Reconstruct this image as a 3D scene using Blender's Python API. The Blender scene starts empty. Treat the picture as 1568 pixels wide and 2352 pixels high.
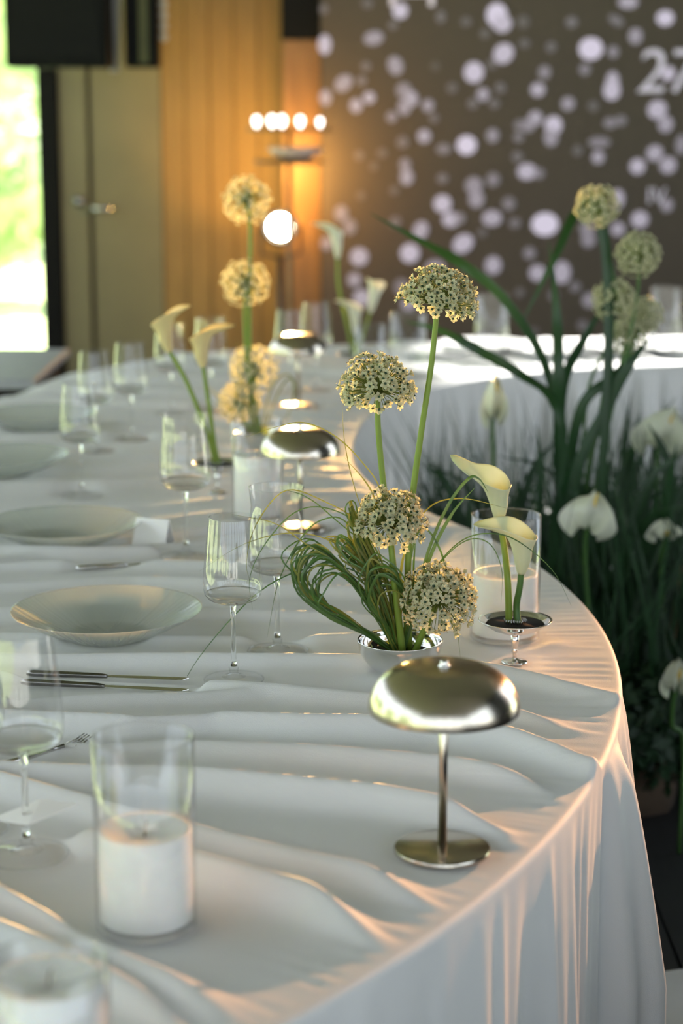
import bpy, math, random
import numpy as np
from mathutils import Vector, Matrix, Quaternion

random.seed(7); np.random.seed(7)
SC = bpy.context.scene
COL = SC.collection

# ------------------------------------------------------------------ camera
F_PX, CX, CY, YH, CAMZ = 4450.0, 784.0, 1176.0, 240.0, 1.585
PITCH = math.atan((CY - YH) / F_PX)
cam_d = bpy.data.cameras.new('camera'); cam = bpy.data.objects.new('camera', cam_d); COL.objects.link(cam)
cam.location = (0, 0, CAMZ); cam.rotation_euler = (math.pi / 2 - PITCH, 0, 0)
cam_d.sensor_fit = 'VERTICAL'; cam_d.sensor_height = 36.0; cam_d.lens = F_PX / 2352.0 * 36.0
cam_d.clip_start = 0.05; cam_d.clip_end = 200
cam_d.dof.use_dof = True; cam_d.dof.focus_distance = 2.74; cam_d.dof.aperture_fstop = 3.0; cam_d.dof.aperture_blades = 9
SC.camera = cam

# ------------------------------------------------------------------ world, sun, big lights, exposure
SKY_COL, SKY_STR = (0.83, 0.95, 1.08), 3.1
w = bpy.data.worlds.new('sky'); SC.world = w; w.use_nodes = True
bg = w.node_tree.nodes['Background']; bg.inputs[0].default_value = (*SKY_COL, 1); bg.inputs[1].default_value = SKY_STR

def light(name, kind, loc, target, energy, color, **kw):
    d = bpy.data.lights.new(name, kind); d.energy = energy; d.color = color
    for k, v in kw.items(): setattr(d, k, v)
    o = bpy.data.objects.new(name, d); COL.objects.link(o); o.location = loc
    o.rotation_euler = (Vector(target) - Vector(loc)).to_track_quat('-Z', 'Y').to_euler()
    return o
light('sun_light', 'SUN', (0, 14, 12), (0.5, 11, 7.5), 30.0, (1.0, 0.95, 0.84), angle=0.01)
# warm stage spot standing behind the far right table, raking low over the cloth
light('warm_stage_light', 'SPOT', (3.3, 6.9, 1.52), (-0.08, 1.62, 0.75), 2200.0, (1.0, 0.47, 0.20), spot_size=math.radians(13), spot_blend=0.6, shadow_soft_size=0.05)
# added white spot without a fixture, brightens the far table top
light('far_table_fill_spot', 'SPOT', (2.6, 9.6, 3.2), (1.05, 6.9, 0.75), 6000.0, (1.0, 0.97, 0.92), spot_size=math.radians(19), spot_blend=0.4, shadow_soft_size=0.08)
for nm, loc, rot, sx, sy in (('window_portal_left', (-4.3, 3.5, 1.75), (0, math.pi / 2 * -1, 0), 3.4, 14.0),
                             ('window_portal_right', (4.3, -1.3, 1.75), (0, math.pi / 2, 0), 3.4, 4.6), ('window_portal_far_right', (4.3, 5.75, 1.75), (0, math.pi / 2, 0), 3.4, 2.5),
                             ('window_portal_behind', (0, -3.65, 1.55), (math.pi / 2, 0, 0), 8.4, 2.7)):
    d = bpy.data.lights.new(nm, 'AREA'); d.shape = 'RECTANGLE'; d.size = sx; d.size_y = sy; d.cycles.is_portal = True
    o = bpy.data.objects.new(nm, d); COL.objects.link(o); o.location = loc; o.rotation_euler = rot
vs = SC.view_settings
vs.view_transform = 'Standard'; vs.look = 'None'; vs.gamma = 1.0; vs.use_curve_mapping = False; vs.exposure = 0.0
SC.cycles.use_denoising = True
SC.cycles.max_bounces = 6; SC.cycles.diffuse_bounces = 3; SC.cycles.glossy_bounces = 3; SC.cycles.transmission_bounces = 5; SC.cycles.transparent_max_bounces = 16
SC.cycles.use_adaptive_sampling = True; SC.cycles.adaptive_threshold = 0.03
SC.cycles.sample_clamp_indirect = 6.0

# ------------------------------------------------------------------ helpers
TZ = 0.75
def _ray(x, y):
    d = ((x - CX) / F_PX, 1.0, -(y - CY) / F_PX); c, s = math.cos(PITCH), math.sin(PITCH)
    return Vector((d[0], d[1] * c + d[2] * s, -d[1] * s + d[2] * c))
def PT(x, y, z=TZ):
    r = _ray(x, y); return Vector((0, 0, CAMZ)) + r * ((z - CAMZ) / r.z)
def PY(x, y, Y):
    r = _ray(x, y); return Vector((0, 0, CAMZ)) + r * (Y / r.y)

class MB:
    def __init__(s): s.v = []; s.f = []; s.m = []
    def add(s, vs, fs, mat=0):
        o = len(s.v); s.v += [tuple(p) for p in vs]; s.f += [tuple(i + o for i in f) for f in fs]; s.m += [mat] * len(fs); return s
    def box(s, a, b, mat=0, bevel=0.0):
        x0, y0, z0 = a; x1, y1, z1 = b
        if bevel <= 0:
            return s.add([(x0,y0,z0),(x1,y0,z0),(x1,y1,z0),(x0,y1,z0),(x0,y0,z1),(x1,y0,z1),(x1,y1,z1),(x0,y1,z1)],
                         [(0,3,2,1),(4,5,6,7),(0,1,5,4),(1,2,6,5),(2,3,7,6),(3,0,4,7)], mat)
        c = bevel; vs = []
        for z, i in ((z0, c), (z0 + c, 0), (z1 - c, 0), (z1, c)):
            vs += [(x0+i+ (c if i==0 else 0)*0, y0+i, z), (x1-i, y0+i, z), (x1-i, y1-i, z), (x0+i, y1-i, z)]
        fs = [(0,3,2,1), (12,13,14,15)]
        for k in range(3):
            for j in range(4): fs.append((k*4+j, k*4+(j+1)%4, k*4+4+(j+1)%4, k*4+4+j))
        return s.add(vs, fs, mat)
    def lathe(s, prof, n=48, mat=0, org=(0,0,0), closed=False):
        ox, oy, oz = org; vs = []; fs = []; rings = []
        for r, z in prof:
            if r < 1e-6: rings.append([len(vs)]); vs.append((ox, oy, oz + z))
            else:
                rings.append(list(range(len(vs), len(vs) + n)))
                vs += [(ox + r*math.cos(2*math.pi*k/n), oy + r*math.sin(2*math.pi*k/n), oz + z) for k in range(n)]
        pairs = list(zip(rings, rings[1:]))
        if closed: pairs.append((rings[-1], rings[0]))
        for a, b in pairs:
            for k in range(n):
                k2 = (k + 1) % n
                if len(a) == 1 and len(b) == 1: continue
                if len(a) == 1: fs.append((a[0], b[k2], b[k]))
                elif len(b) == 1: fs.append((a[k], a[k2], b[0]))
                else: fs.append((a[k], a[k2], b[k2], b[k]))
        return s.add(vs, fs, mat)
    def tube(s, pts, rad, n=8, mat=0, cap=True):
        pts = [Vector(p) for p in pts]; N = len(pts)
        if not hasattr(rad, '__len__'): rad = [rad] * N
        t0 = (pts[1] - pts[0]).normalized(); up = Vector((0,0,1)) if abs(t0.z) < .9 else Vector((1,0,0))
        nrm = t0.cross(up).normalized(); vs = []; fs = []
        for i, p in enumerate(pts):
            t = (pts[min(i+1, N-1)] - pts[max(i-1, 0)]).normalized()
            nrm = (nrm - t * nrm.dot(t)).normalized(); b = t.cross(nrm)
            vs += [p + (nrm*math.cos(2*math.pi*k/n) + b*math.sin(2*math.pi*k/n)) * rad[i] for k in range(n)]
        for i in range(N - 1):
            for k in range(n): fs.append((i*n+k, i*n+(k+1)%n, (i+1)*n+(k+1)%n, (i+1)*n+k))
        if cap: fs += [tuple(range(n))[::-1], tuple(range((N-1)*n, N*n))]
        return s.add(vs, fs, mat)
    def blade(s, pts, width, face=None, fold=0.35, mat=0, tip=True, base=0.75):
        pts = [Vector(p) for p in pts]; N = len(pts); vs = []; fs = []
        side = None
        for i, p in enumerate(pts):
            t = (pts[min(i+1, N-1)] - pts[max(i-1, 0)]).normalized()
            f = Vector(face) if face is not None else Vector((0, -1, .25))
            sd = t.cross(f)
            if sd.length < 1e-4: sd = side or Vector((1,0,0))
            sd.normalize()
            if side is not None and sd.dot(side) < 0: sd = -sd
            if side is not None: sd = (sd*0.5 + side*0.5).normalized()
            side = sd; nn = sd.cross(t).normalized(); u = i / (N - 1)
            wd = width * (base + (1-base) * min(1, u*4)) * (min(1, (1-u)*3.0 + .06) if tip else 1) * .5
            vs += [p - sd*wd, p + nn*wd*fold, p + sd*wd]
        for i in range(N - 1): fs += [(i*3, i*3+1, i*3+4, i*3+3), (i*3+1, i*3+2, i*3+5, i*3+4)]
        return s.add(vs, fs, mat)
    def build(s, name, mats, parent=None, loc=(0,0,0), smooth=True, angle=None):
        me = bpy.data.meshes.new(name); me.from_pydata(s.v, [], s.f); 
        if not isinstance(mats, (list, tuple)): mats = [mats]
        for m in mats: me.materials.append(m)
        if any(s.m): me.polygons.foreach_set('material_index', s.m)
        if smooth: me.polygons.foreach_set('use_smooth', [True] * len(me.polygons))
        me.update()
        if smooth and angle: me.set_sharp_from_angle(angle=math.radians(angle))
        o = bpy.data.objects.new(name, me); COL.objects.link(o); o.location = loc
        if parent: o.parent = parent
        return o

def tag(o, label=None, cat=None, group=None, kind=None):
    if label: o['label'] = label
    if cat: o['category'] = cat
    if group: o['group'] = group
    if kind: o['kind'] = kind
    return o
def thing(name, label, cat, loc=(0,0,0), group=None, rz=0):
    o = bpy.data.objects.new(name, None); o.empty_display_size = .02; COL.objects.link(o)
    o.location = loc; o.rotation_euler = (0, 0, rz); return tag(o, label, cat, group)
def copy_tree(o, parent=None):
    c = o.copy(); COL.objects.link(c); c.parent = parent
    for ch in list(o.children): copy_tree(ch, c)
    return c
def spline(cps, n=24):
    P = [Vector(p) for p in cps]; P = [P[0]*2 - P[1]] + P + [P[-1]*2 - P[-2]]; out = []
    m = len(P) - 3
    for k in range(n):
        u = k / (n - 1) * m; i = min(int(u), m - 1); t = u - i; a, b, c, d = P[i:i+4]
        out.append(.5*((2*b) + (c - a)*t + (2*a - 5*b + 4*c - d)*t*t + (3*b - a - 3*c + d)*t**3))
    return out
def sstep(a, b, x):
    t = np.clip((x - a) / (b - a), 0, 1); return t*t*(3 - 2*t)

# ------------------------------------------------------------------ materials
def nodes(name):
    m = bpy.data.materials.new(name); m.use_nodes = True; nt = m.node_tree
    return m, nt, nt.nodes['Principled BSDF'], nt.nodes['Material Output']
def mat(name, col, rough=.5, metal=0.0, noise=0.0, nscale=20.0, bump=0.0, bscale=200.0, stretch=(1,1,1), sheen=0, transl=0, spec=None, coat=0, col2=None, sss=0):
    m, nt, p, out = nodes(name); L = nt.links
    p.inputs['Base Color'].default_value = (*col, 1); p.inputs['Roughness'].default_value = rough; p.inputs['Metallic'].default_value = metal
    if spec is not None: p.inputs['Specular IOR Level'].default_value = spec
    if sheen: p.inputs['Sheen Weight'].default_value = sheen
    if coat: p.inputs['Coat Weight'].default_value = coat
    if sss: p.inputs['Subsurface Weight'].default_value = sss; p.inputs['Subsurface Radius'].default_value = (.02, .014, .008)
    tc = nt.nodes.new('ShaderNodeTexCoord'); mp = nt.nodes.new('ShaderNodeMapping'); mp.inputs['Scale'].default_value = stretch
    L.new(tc.outputs['Object'], mp.inputs['Vector'])
    if noise or col2:
        nz = nt.nodes.new('ShaderNodeTexNoise'); nz.inputs['Scale'].default_value = nscale; nz.inputs['Detail'].default_value = 4
        L.new(mp.outputs[0], nz.inputs['Vector'])
        mx = nt.nodes.new('ShaderNodeMix'); mx.data_type = 'RGBA'
        rmp = nt.nodes.new('ShaderNodeMapRange'); rmp.inputs[1].default_value = .3; rmp.inputs[2].default_value = .7
        L.new(nz.outputs['Fac'], rmp.inputs[0]); L.new(rmp.outputs[0], mx.inputs['Factor'])
        c2 = col2 or tuple(c * (1 - noise) for c in col)
        mx.inputs['A'].default_value = (*col, 1); mx.inputs['B'].default_value = (*c2, 1)
        L.new(mx.outputs['Result'], p.inputs['Base Color'])
    if bump:
        nb = nt.nodes.new('ShaderNodeTexNoise'); nb.inputs['Scale'].default_value = bscale; nb.inputs['Detail'].default_value = 3
        L.new(mp.outputs[0], nb.inputs['Vector']); bp = nt.nodes.new('ShaderNodeBump'); bp.inputs['Strength'].default_value = bump; bp.inputs['Distance'].default_value = .002
        L.new(nb.outputs['Fac'], bp.inputs['Height']); L.new(bp.outputs[0], p.inputs['Normal'])
    if transl:
        tr = nt.nodes.new('ShaderNodeBsdfTranslucent'); ms = nt.nodes.new('ShaderNodeMixShader'); ms.inputs[0].default_value = transl
        src = p.inputs['Base Color'].links[0].from_socket if p.inputs['Base Color'].links else None
        if src: L.new(src, tr.inputs[0])
        else: tr.inputs[0].default_value = (*col, 1)
        L.new(p.outputs[0], ms.inputs[1]); L.new(tr.outputs[0], ms.inputs[2]); L.new(ms.outputs[0], out.inputs[0])
    return m
def emit(name, col, strength):
    m, nt, p, out = nodes(name); p.inputs['Base Color'].default_value = (*col, 1)
    p.inputs['Emission Color'].default_value = (*col, 1); p.inputs['Emission Strength'].default_value = strength; return m
def thin_glass(name, tint=(.99,.992,.99), ior=1.5, rough=0.0, haze=0.0, hazecol=(.8,.82,.8), ribs=0):
    m, nt, p, out = nodes(name); L = nt.links; nt.nodes.remove(p)
    tr = nt.nodes.new('ShaderNodeBsdfTransparent'); tr.inputs[0].default_value = (*tint, 1)
    gl = nt.nodes.new('ShaderNodeBsdfGlossy'); gl.inputs['Roughness'].default_value = rough
    fr = nt.nodes.new('ShaderNodeFresnel'); ge = nt.nodes.new('ShaderNodeNewGeometry'); mr = nt.nodes.new('ShaderNodeMapRange')
    mr.inputs[3].default_value = ior; mr.inputs[4].default_value = 1/ior; L.new(ge.outputs['Backfacing'], mr.inputs[0]); L.new(mr.outputs[0], fr.inputs[0])   # same thin sheet seen from either side
    mx = nt.nodes.new('ShaderNodeMixShader'); L.new(fr.outputs[0], mx.inputs[0]); L.new(gl.outputs[0], mx.inputs[2])
    base = tr.outputs[0]
    if haze:
        df = nt.nodes.new('ShaderNodeBsdfDiffuse'); df.inputs[0].default_value = (*hazecol, 1)
        tl = nt.nodes.new('ShaderNodeBsdfTranslucent'); tl.inputs[0].default_value = (*hazecol, 1)
        m1 = nt.nodes.new('ShaderNodeMixShader'); m1.inputs[0].default_value = .4; L.new(df.outputs[0], m1.inputs[1]); L.new(tl.outputs[0], m1.inputs[2])
        m2 = nt.nodes.new('ShaderNodeMixShader'); m2.inputs[0].default_value = haze; L.new(tr.outputs[0], m2.inputs[1]); L.new(m1.outputs[0], m2.inputs[2]); base = m2.outputs[0]
    L.new(base, mx.inputs[1]); L.new(mx.outputs[0], out.inputs[0])
    if ribs:
        tc = nt.nodes.new('ShaderNodeTexCoord'); gr = nt.nodes.new('ShaderNodeTexGradient'); gr.gradient_type = 'RADIAL'
        L.new(tc.outputs['Object'], gr.inputs[0]); mu = nt.nodes.new('ShaderNodeMath'); mu.operation = 'MULTIPLY'; mu.inputs[1].default_value = ribs
        L.new(gr.outputs['Fac'], mu.inputs[0]); nz = nt.nodes.new('ShaderNodeTexNoise'); nz.noise_dimensions = '1D'; nz.inputs['Scale'].default_value = 1.0
        L.new(mu.outputs[0], nz.inputs['W']); bp = nt.nodes.new('ShaderNodeBump'); bp.inputs['Strength'].default_value = .5; bp.inputs['Distance'].default_value = .004
        L.new(nz.outputs['Fac'], bp.inputs['Height']); L.new(bp.outputs[0], gl.inputs['Normal']); L.new(bp.outputs[0], fr.inputs['Normal'])
    return m
def solid_glass(name):
    m, nt, p, out = nodes(name); p.inputs['Transmission Weight'].default_value = 1; p.inputs['Roughness'].default_value = 0; p.inputs['IOR'].default_value = 1.5
    p.inputs['Base Color'].default_value = (.98,.99,.98,1); return m

M = {}
M['cloth'] = mat('ivory_cloth', (.70,.70,.685), .62, sheen=.15, bump=.25, bscale=900)
M['brass'] = mat('brushed_brass_nickel', (.57,.515,.43), .22, 1.0, bump=.06, bscale=60, stretch=(1,1,30))
M['brass_flat'] = mat('satin_brass_nickel', (.53,.485,.41), .2, 1.0)
M['chrome'] = mat('polished_silver', (.78,.77,.75), .06, 1.0)
M['steel'] = mat('cutlery_steel', (.62,.61,.60), .14, 1.0)
M['dark_steel'] = mat('dark_steel', (.22,.21,.20), .22, 1.0)
M['wax'] = mat('white_wax', (.93,.92,.88), .55, noise=.06, nscale=60, sss=.3)
M['wick'] = mat('wick', (.25,.20,.14), .9, noise=.3)
M['glass'] = solid_glass('clear_glass')
M['thin'] = thin_glass('thin_clear_glass', ior=1.58)
M['foot_glass'] = thin_glass('foot_clear_glass', (.998,.998,.998), ior=1.25)
M['crystal'] = thin_glass('crystal_glass', (.99,.992,.99), ior=1.72)
M['pane'] = thin_glass('window_pane', (.95,.97,.95), 1.35)
M['plate'] = thin_glass('pearl_plate_glass', (.92,.94,.92), 1.5, .08, .42, (.72,.74,.70), ribs=90)
M['plate_white'] = mat('white_china', (.85,.85,.83), .25, noise=.03)
M['card'] = mat('card', (.90,.89,.87), .6, noise=.04)
M['ink'] = mat('pale_ink', (.38,.37,.34), .6, noise=.1)
M['stem'] = mat('stem_green', (.23,.34,.045), .45, noise=.25, nscale=8, stretch=(1,1,.3), transl=.25)
M['stem_dark'] = mat('stem_deep_green', (.07,.17,.035), .45, noise=.3, nscale=9, transl=.1)
M['blade'] = mat('grass_blade_green', (.075,.165,.028), .36, noise=.4, nscale=30, transl=.25)
M['blade_y'] = mat('grass_blade_olive', (.23,.25,.04), .38, noise=.4, nscale=25, transl=.3)
M['petal'] = mat('cream_petal', (.68,.67,.45), .55, noise=.12, nscale=90, transl=.45)
M['rib'] = mat('petal_green_rib', (.46,.52,.22), .55, noise=.1, transl=.3)
M['ovary'] = mat('dark_green_ovary', (.012,.05,.02), .3, noise=.2)
M['anther'] = mat('ochre_anther', (.50,.28,.08), .7, noise=.2)
M['pedicel'] = mat('pedicel_green', (.22,.28,.06), .5, noise=.2, transl=.2)
M['bract'] = mat('papery_bract', (.55,.45,.22), .7, noise=.2, transl=.3)
M['calla'] = mat('calla_cream', (.75,.79,.62), .42, col2=(.68,.75,.48), nscale=14, transl=.35)
M['calla_w'] = mat('calla_white', (.84,.85,.76), .42, col2=(.78,.82,.62), nscale=10, transl=.3)
M['calla_lit'] = mat('calla_warm_lit', (.82,.72,.42), .42, col2=(.78,.70,.36), nscale=10, transl=.35)  # calla copy with the warm lamp light put into its colour
M['spadix'] = mat('spadix_yellow', (.75,.55,.08), .7, noise=.2)
M['soil'] = mat('dark_pin_holder', (.010,.009,.008), .85, noise=.3)
M['leaf'] = mat('strap_leaf_green', (.010,.042,.013), .4, col2=(.022,.072,.018), nscale=4, transl=.2)
M['leaf_d'] = mat('foliage_dark_green', (.012,.035,.014), .5, col2=(.022,.06,.02), nscale=6, transl=.15)
M['leaf_m'] = mat('foliage_mid_green', (.022,.070,.025), .45, col2=(.05,.12,.05), nscale=5, transl=.3)
M['reed'] = mat('dry_reed', (.30,.20,.10), .6, noise=.35, nscale=12, transl=.15)
M['floor'] = mat('dark_floor_board', (.022,.022,.024), .5, noise=.4, nscale=6, stretch=(8,1,1), bump=.1)
M['gap'] = mat('floor_gap', (.008,.008,.008), .9, noise=.2)
M['ceil'] = mat('dark_ceiling', (.14,.135,.125), .8, noise=.2, nscale=4)
M['wall'] = mat('dark_wall', (.10,.085,.065), .8, noise=.2, nscale=5)
M['wood'] = mat('beige_wood_board', (.27,.175,.05), .55, noise=.25, nscale=5, stretch=(6,6,.6))
M['door'] = mat('olive_door_paint', (.18,.165,.085), .5, noise=.12, nscale=5)
M['black'] = mat('black_frame', (.004,.004,.0035), .6, noise=.3, spec=.15)
M['tv'] = mat('black_speaker', (.005,.0055,.005), .7, noise=.3, spec=.15)
M['column'] = mat('brown_column', (.24,.135,.05), .5, noise=.3, nscale=5, stretch=(5,5,.7))
M['curtain'] = mat('pale_curtain', (.55,.55,.52), .8, noise=.1)
M['teal'] = mat('teal_drape', (.13,.17,.165), .8, noise=.2)
M['bench'] = mat('dark_bench_wood', (.014,.010,.007), .5, noise=.3, spec=.2)
M['bench_top'] = mat('grey_bench_top', (.33,.33,.37), .5, noise=.15)
M['lawn'] = mat('sunlit_lawn', (.50,.64,.24), .9, col2=(.62,.70,.36), nscale=1.5)
M['paving'] = mat('pale_paving', (.55,.54,.50), .9, noise=.15, nscale=2)
M['hedge'] = mat('hedge_leaf', (.44,.56,.26), .6, col2=(.60,.68,.42), nscale=3, transl=.3)
M['trunk'] = mat('trunk_bark', (.12,.08,.05), .9, noise=.3)
M['fixture'] = mat('black_lamp_housing', (.02,.02,.02), .4, noise=.3)
M['bulb'] = emit('warm_bulb', (1.0,.84,.58), 160.0)
M['white_bulb'] = emit('white_bulb', (1.0,.93,.86), 5.0)
M['bead'] = mat('glass_bead', (.5,.5,.48), .1, noise=.1)

# ------------------------------------------------------------------ room shell
def struct(name, mb, m, parent=None, smooth=False, **k):
    o = mb.build(name, m, parent, smooth=smooth, **k)
    if parent is None: o['kind'] = 'structure'
    return o
XL, XR, YB, YF, ZC = -4.3, 4.3, -3.6, 10.6, 3.9
fl = struct('floor', MB().box((XL, YB, -.10), (XR, YF, -.012)), M['gap'])
k = 0
y = YB
bw = .19
shared = None
xx = XL
while xx < XR - .05:
    if -1.2 < xx < 3.2:
        o = (MB().box((0, YB, -.014), (bw - .006, YF, 0.0)).build('floor_board', M['floor'], fl, (xx, 0, 0), smooth=False) if shared is None else None)
        if o is None:
            o = shared.copy(); COL.objects.link(o); o.parent = fl; o.location = (xx, 0, 0)
        shared = shared or o
    xx += bw
rest = MB().box((XL, YB, -.014), (-1.2 - .006, YF, 0)).box((3.25, YB, -.014), (XR, YF, 0)).build('floor_board', M['floor'], fl, smooth=False)
struct('ceiling', MB().box((XL-.2, YB-.2, ZC), (XR+.2, YF+.2, ZC + .12)), M['ceil'])
# side walls: posts, sill and header round wide openings
def side_wall(name, x, s):
    mb = MB().box((x - .06, YB, 3.55), (x + .06, YF, ZC)).box((x - .06, YB, 0), (x + .06, YF, .06))
    yy = YB
    while yy < YF + .1:
        mb.box((x - .06, yy - .06, .06), (x + .06, yy + .06, 3.55)); yy += 2.03
    if s > 0: mb.box((x - .05, .9, .06), (x + .05, 4.5, 3.55)).box((x - .05, 7.0, .06), (x + .05, YF, 3.55))
    return struct(name, mb, M['black'])
side_wall('wall_left', XL, -1); side_wall('wall_right', XR, 1)
mb = MB().box((XL, YB - .1, 2.9), (XR, YB, ZC)).box((XL, YB - .1, 0), (XR, YB, .25))
for i in range(7): mb.box((XL + i*(XR - XL)/6 - .12, YB - .1, .25), (XL + i*(XR - XL)/6 + .12, YB, 2.9))
struct('wall_behind', mb, M['wall'])

BY = 10.5                      # back wall plane
def wx(px, py=500): return PY(px, py, BY).x
def wz(py): return PY(784, py, BY).z
x_post0, x_post1, x_leaf1, x_door1, x_col1 = wx(97), wx(140), wx(205), wx(375), wx(738)
wb = MB().box((x_post0 - .9 - 1.6, BY, 2.6), (XR, BY + .1, ZC)).box((XL, BY, 0), (x_post0 - 2.5, BY + .1, ZC)).box((x_post1, BY + .06, 0), (XR, BY + .12, 2.6))
wbo = struct('wall_back', wb, M['wall'])
# vertical boards right of the door
nb = 5; x0 = x_door1; x1 = wx(652); sh = None
for i in range(nb):
    bwid = (x1 - x0) / nb
    if sh is None:
        sh = MB().box((0, 0, 0), (bwid - .006, .03, 2.6), bevel=.004).build('wall_board', M['wood'], wbo, (x0, BY - .002, 0), smooth=False); 
    else:
        o = sh.copy(); COL.objects.link(o); o.parent = wbo; o.location = (x0 + i*bwid, BY - .002 - .004*(i % 2), 0)
# glazed door opening at the left (bright garden behind it)
wn = struct('window_1', MB().box((x_post0, BY - .05, 0), (x_post1, BY + .06, 2.6)).box((x_post0 - 2.5, BY - .05, 2.5), (x_post0, BY + .06, 2.6)).box((x_post0 - 2.5, BY - .05, 0), (x_post0 - 2.4, BY + .06, 2.5)).box((x_post0 - 2.4, BY-.05, 0), (x_post0, BY+.06, .08)), M['black'])
MB().box((x_post0 - 2.4, BY, .08), (x_post0, BY + .008, 2.5)).build('pane', M['pane'], wn, smooth=False)
d1 = struct('door_1', MB().box((x_post1 + .01, BY - .02, .01), (x_leaf1, BY + .04, 2.35), bevel=.006), M['door'])
MB().lathe([(0,0),(.03,0),(.03,.012),(.018,.016),(0,.016)], 20).build('escutcheon', M['dark_steel'], d1, (wx(183, 460), BY - .02, wz(462))).rotation_euler = (math.pi/2, 0, 0)
d2 = struct('door_2', MB().box((x_leaf1 + .025, BY - .01, .01), (x_door1 - .004, BY + .04, 2.35), bevel=.006), M['door'])
h = MB().tube([(0,0,0),(0,-.05,0),(.02,-.06,0),(.11,-.06,0)], .011, 10).lathe([(0,-.002),(.028,-.002),(.028,.008),(0,.008)], 20)
h.build('door_handle', M['chrome'], d2, (wx(218, 475), BY - .01, wz(478)))
# reddish timber column and black column head next to the screen
co = struct('trim_1', MB().box((wx(655), BY - .30, 0), (wx(735), BY, wz(95)), bevel=.01), M['column'])
for i in range(4):
    MB().box((wx(655) + .012 + i*.047, BY - .315, 0), (wx(655) + .048 + i*.047, BY - .30, wz(95)), bevel=.004).build('slat', M['column'], co, smooth=False)
struct('trim_2', MB().box((wx(652), BY - .33, wz(95)), (wx(737), BY, 2.6)), M['black'])

# ------------------------------------------------------------------ garden
gl = MB().box((-60, YF + .3, -.25), (60, 80, -.2)).box((-60, -30, -.25), (XL - .3, YF + .3, -.2)).build('lawn', M['lawn'], smooth=False); tag(gl, 'sunlit green lawn seen through the glazed door', 'lawn', kind='stuff')
pv = MB().box((XR + .3, -30, -.25), (60, YF + .3, -.2)).box((XL-.3, -30, -.25), (XR+.3, YB - .3, -.2)).build('terrace', M['paving'], smooth=False); pv['kind'] = 'structure'; pv['label'] = 'pale terrace paving outside the hall'
def leafy(name, label, loc, rx, ry, rz, n, size, cat, m=M['hedge'], group=None):
    t = thing(name, label, cat, loc, group)
    mb = MB()
    for i in range(n):
        d = Vector((random.gauss(0,1), random.gauss(0,1), random.gauss(0,1))).normalized()
        q = .55 + .45*random.random(); p = Vector((d.x*rx*q, d.y*ry*q, rz + size*1.7 + d.z*rz*q))
        a = Vector((random.gauss(0,1), random.gauss(0,1), random.gauss(0,1))).normalized(); b = a.cross(d + Vector((.01,.02,0))).normalized(); s = size*(.6 + .8*random.random())
        mb.add([p - a*s, p + b*s*.5, p + a*s, p - b*s*.5 + d*s*.2], [(0,1,2,3)])
    f = mb.build('foliage', m, t, smooth=False); f['kind'] = 'stuff'
    MB().tube([(0,0,0),(.03,0,rz*.6),(0,.02,rz*1.2)], [.09,.07,.04], 8).build('trunk', M['trunk'], t)
    return t
leafy('garden_shrub', 'loose bright shrub on the lawn beyond the glazed door', (-3.3, 18, -.2), .9, .9, .8, 500, .16, 'shrub')
leafy('garden_tree', 'pale sunlit tree at the far end of the lawn', (-5.5, 26, -.2), 2.6, 2.2, 2.8, 900, .3, 'tree')
for i, yy in enumerate((-2.5, 2.2, 7.0, 11.8)):
    leafy('garden_hedge_bush', 'broad green bush on the left lawn, ' + ('level with the camera', 'second from the camera', 'third from the camera', 'farthest from the camera')[i], (-9.0 - .5*(i % 2), yy, -.2), 1.8, 1.9, 1.5, 900, .3, 'bush', group='bushes along the left lawn')

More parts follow.
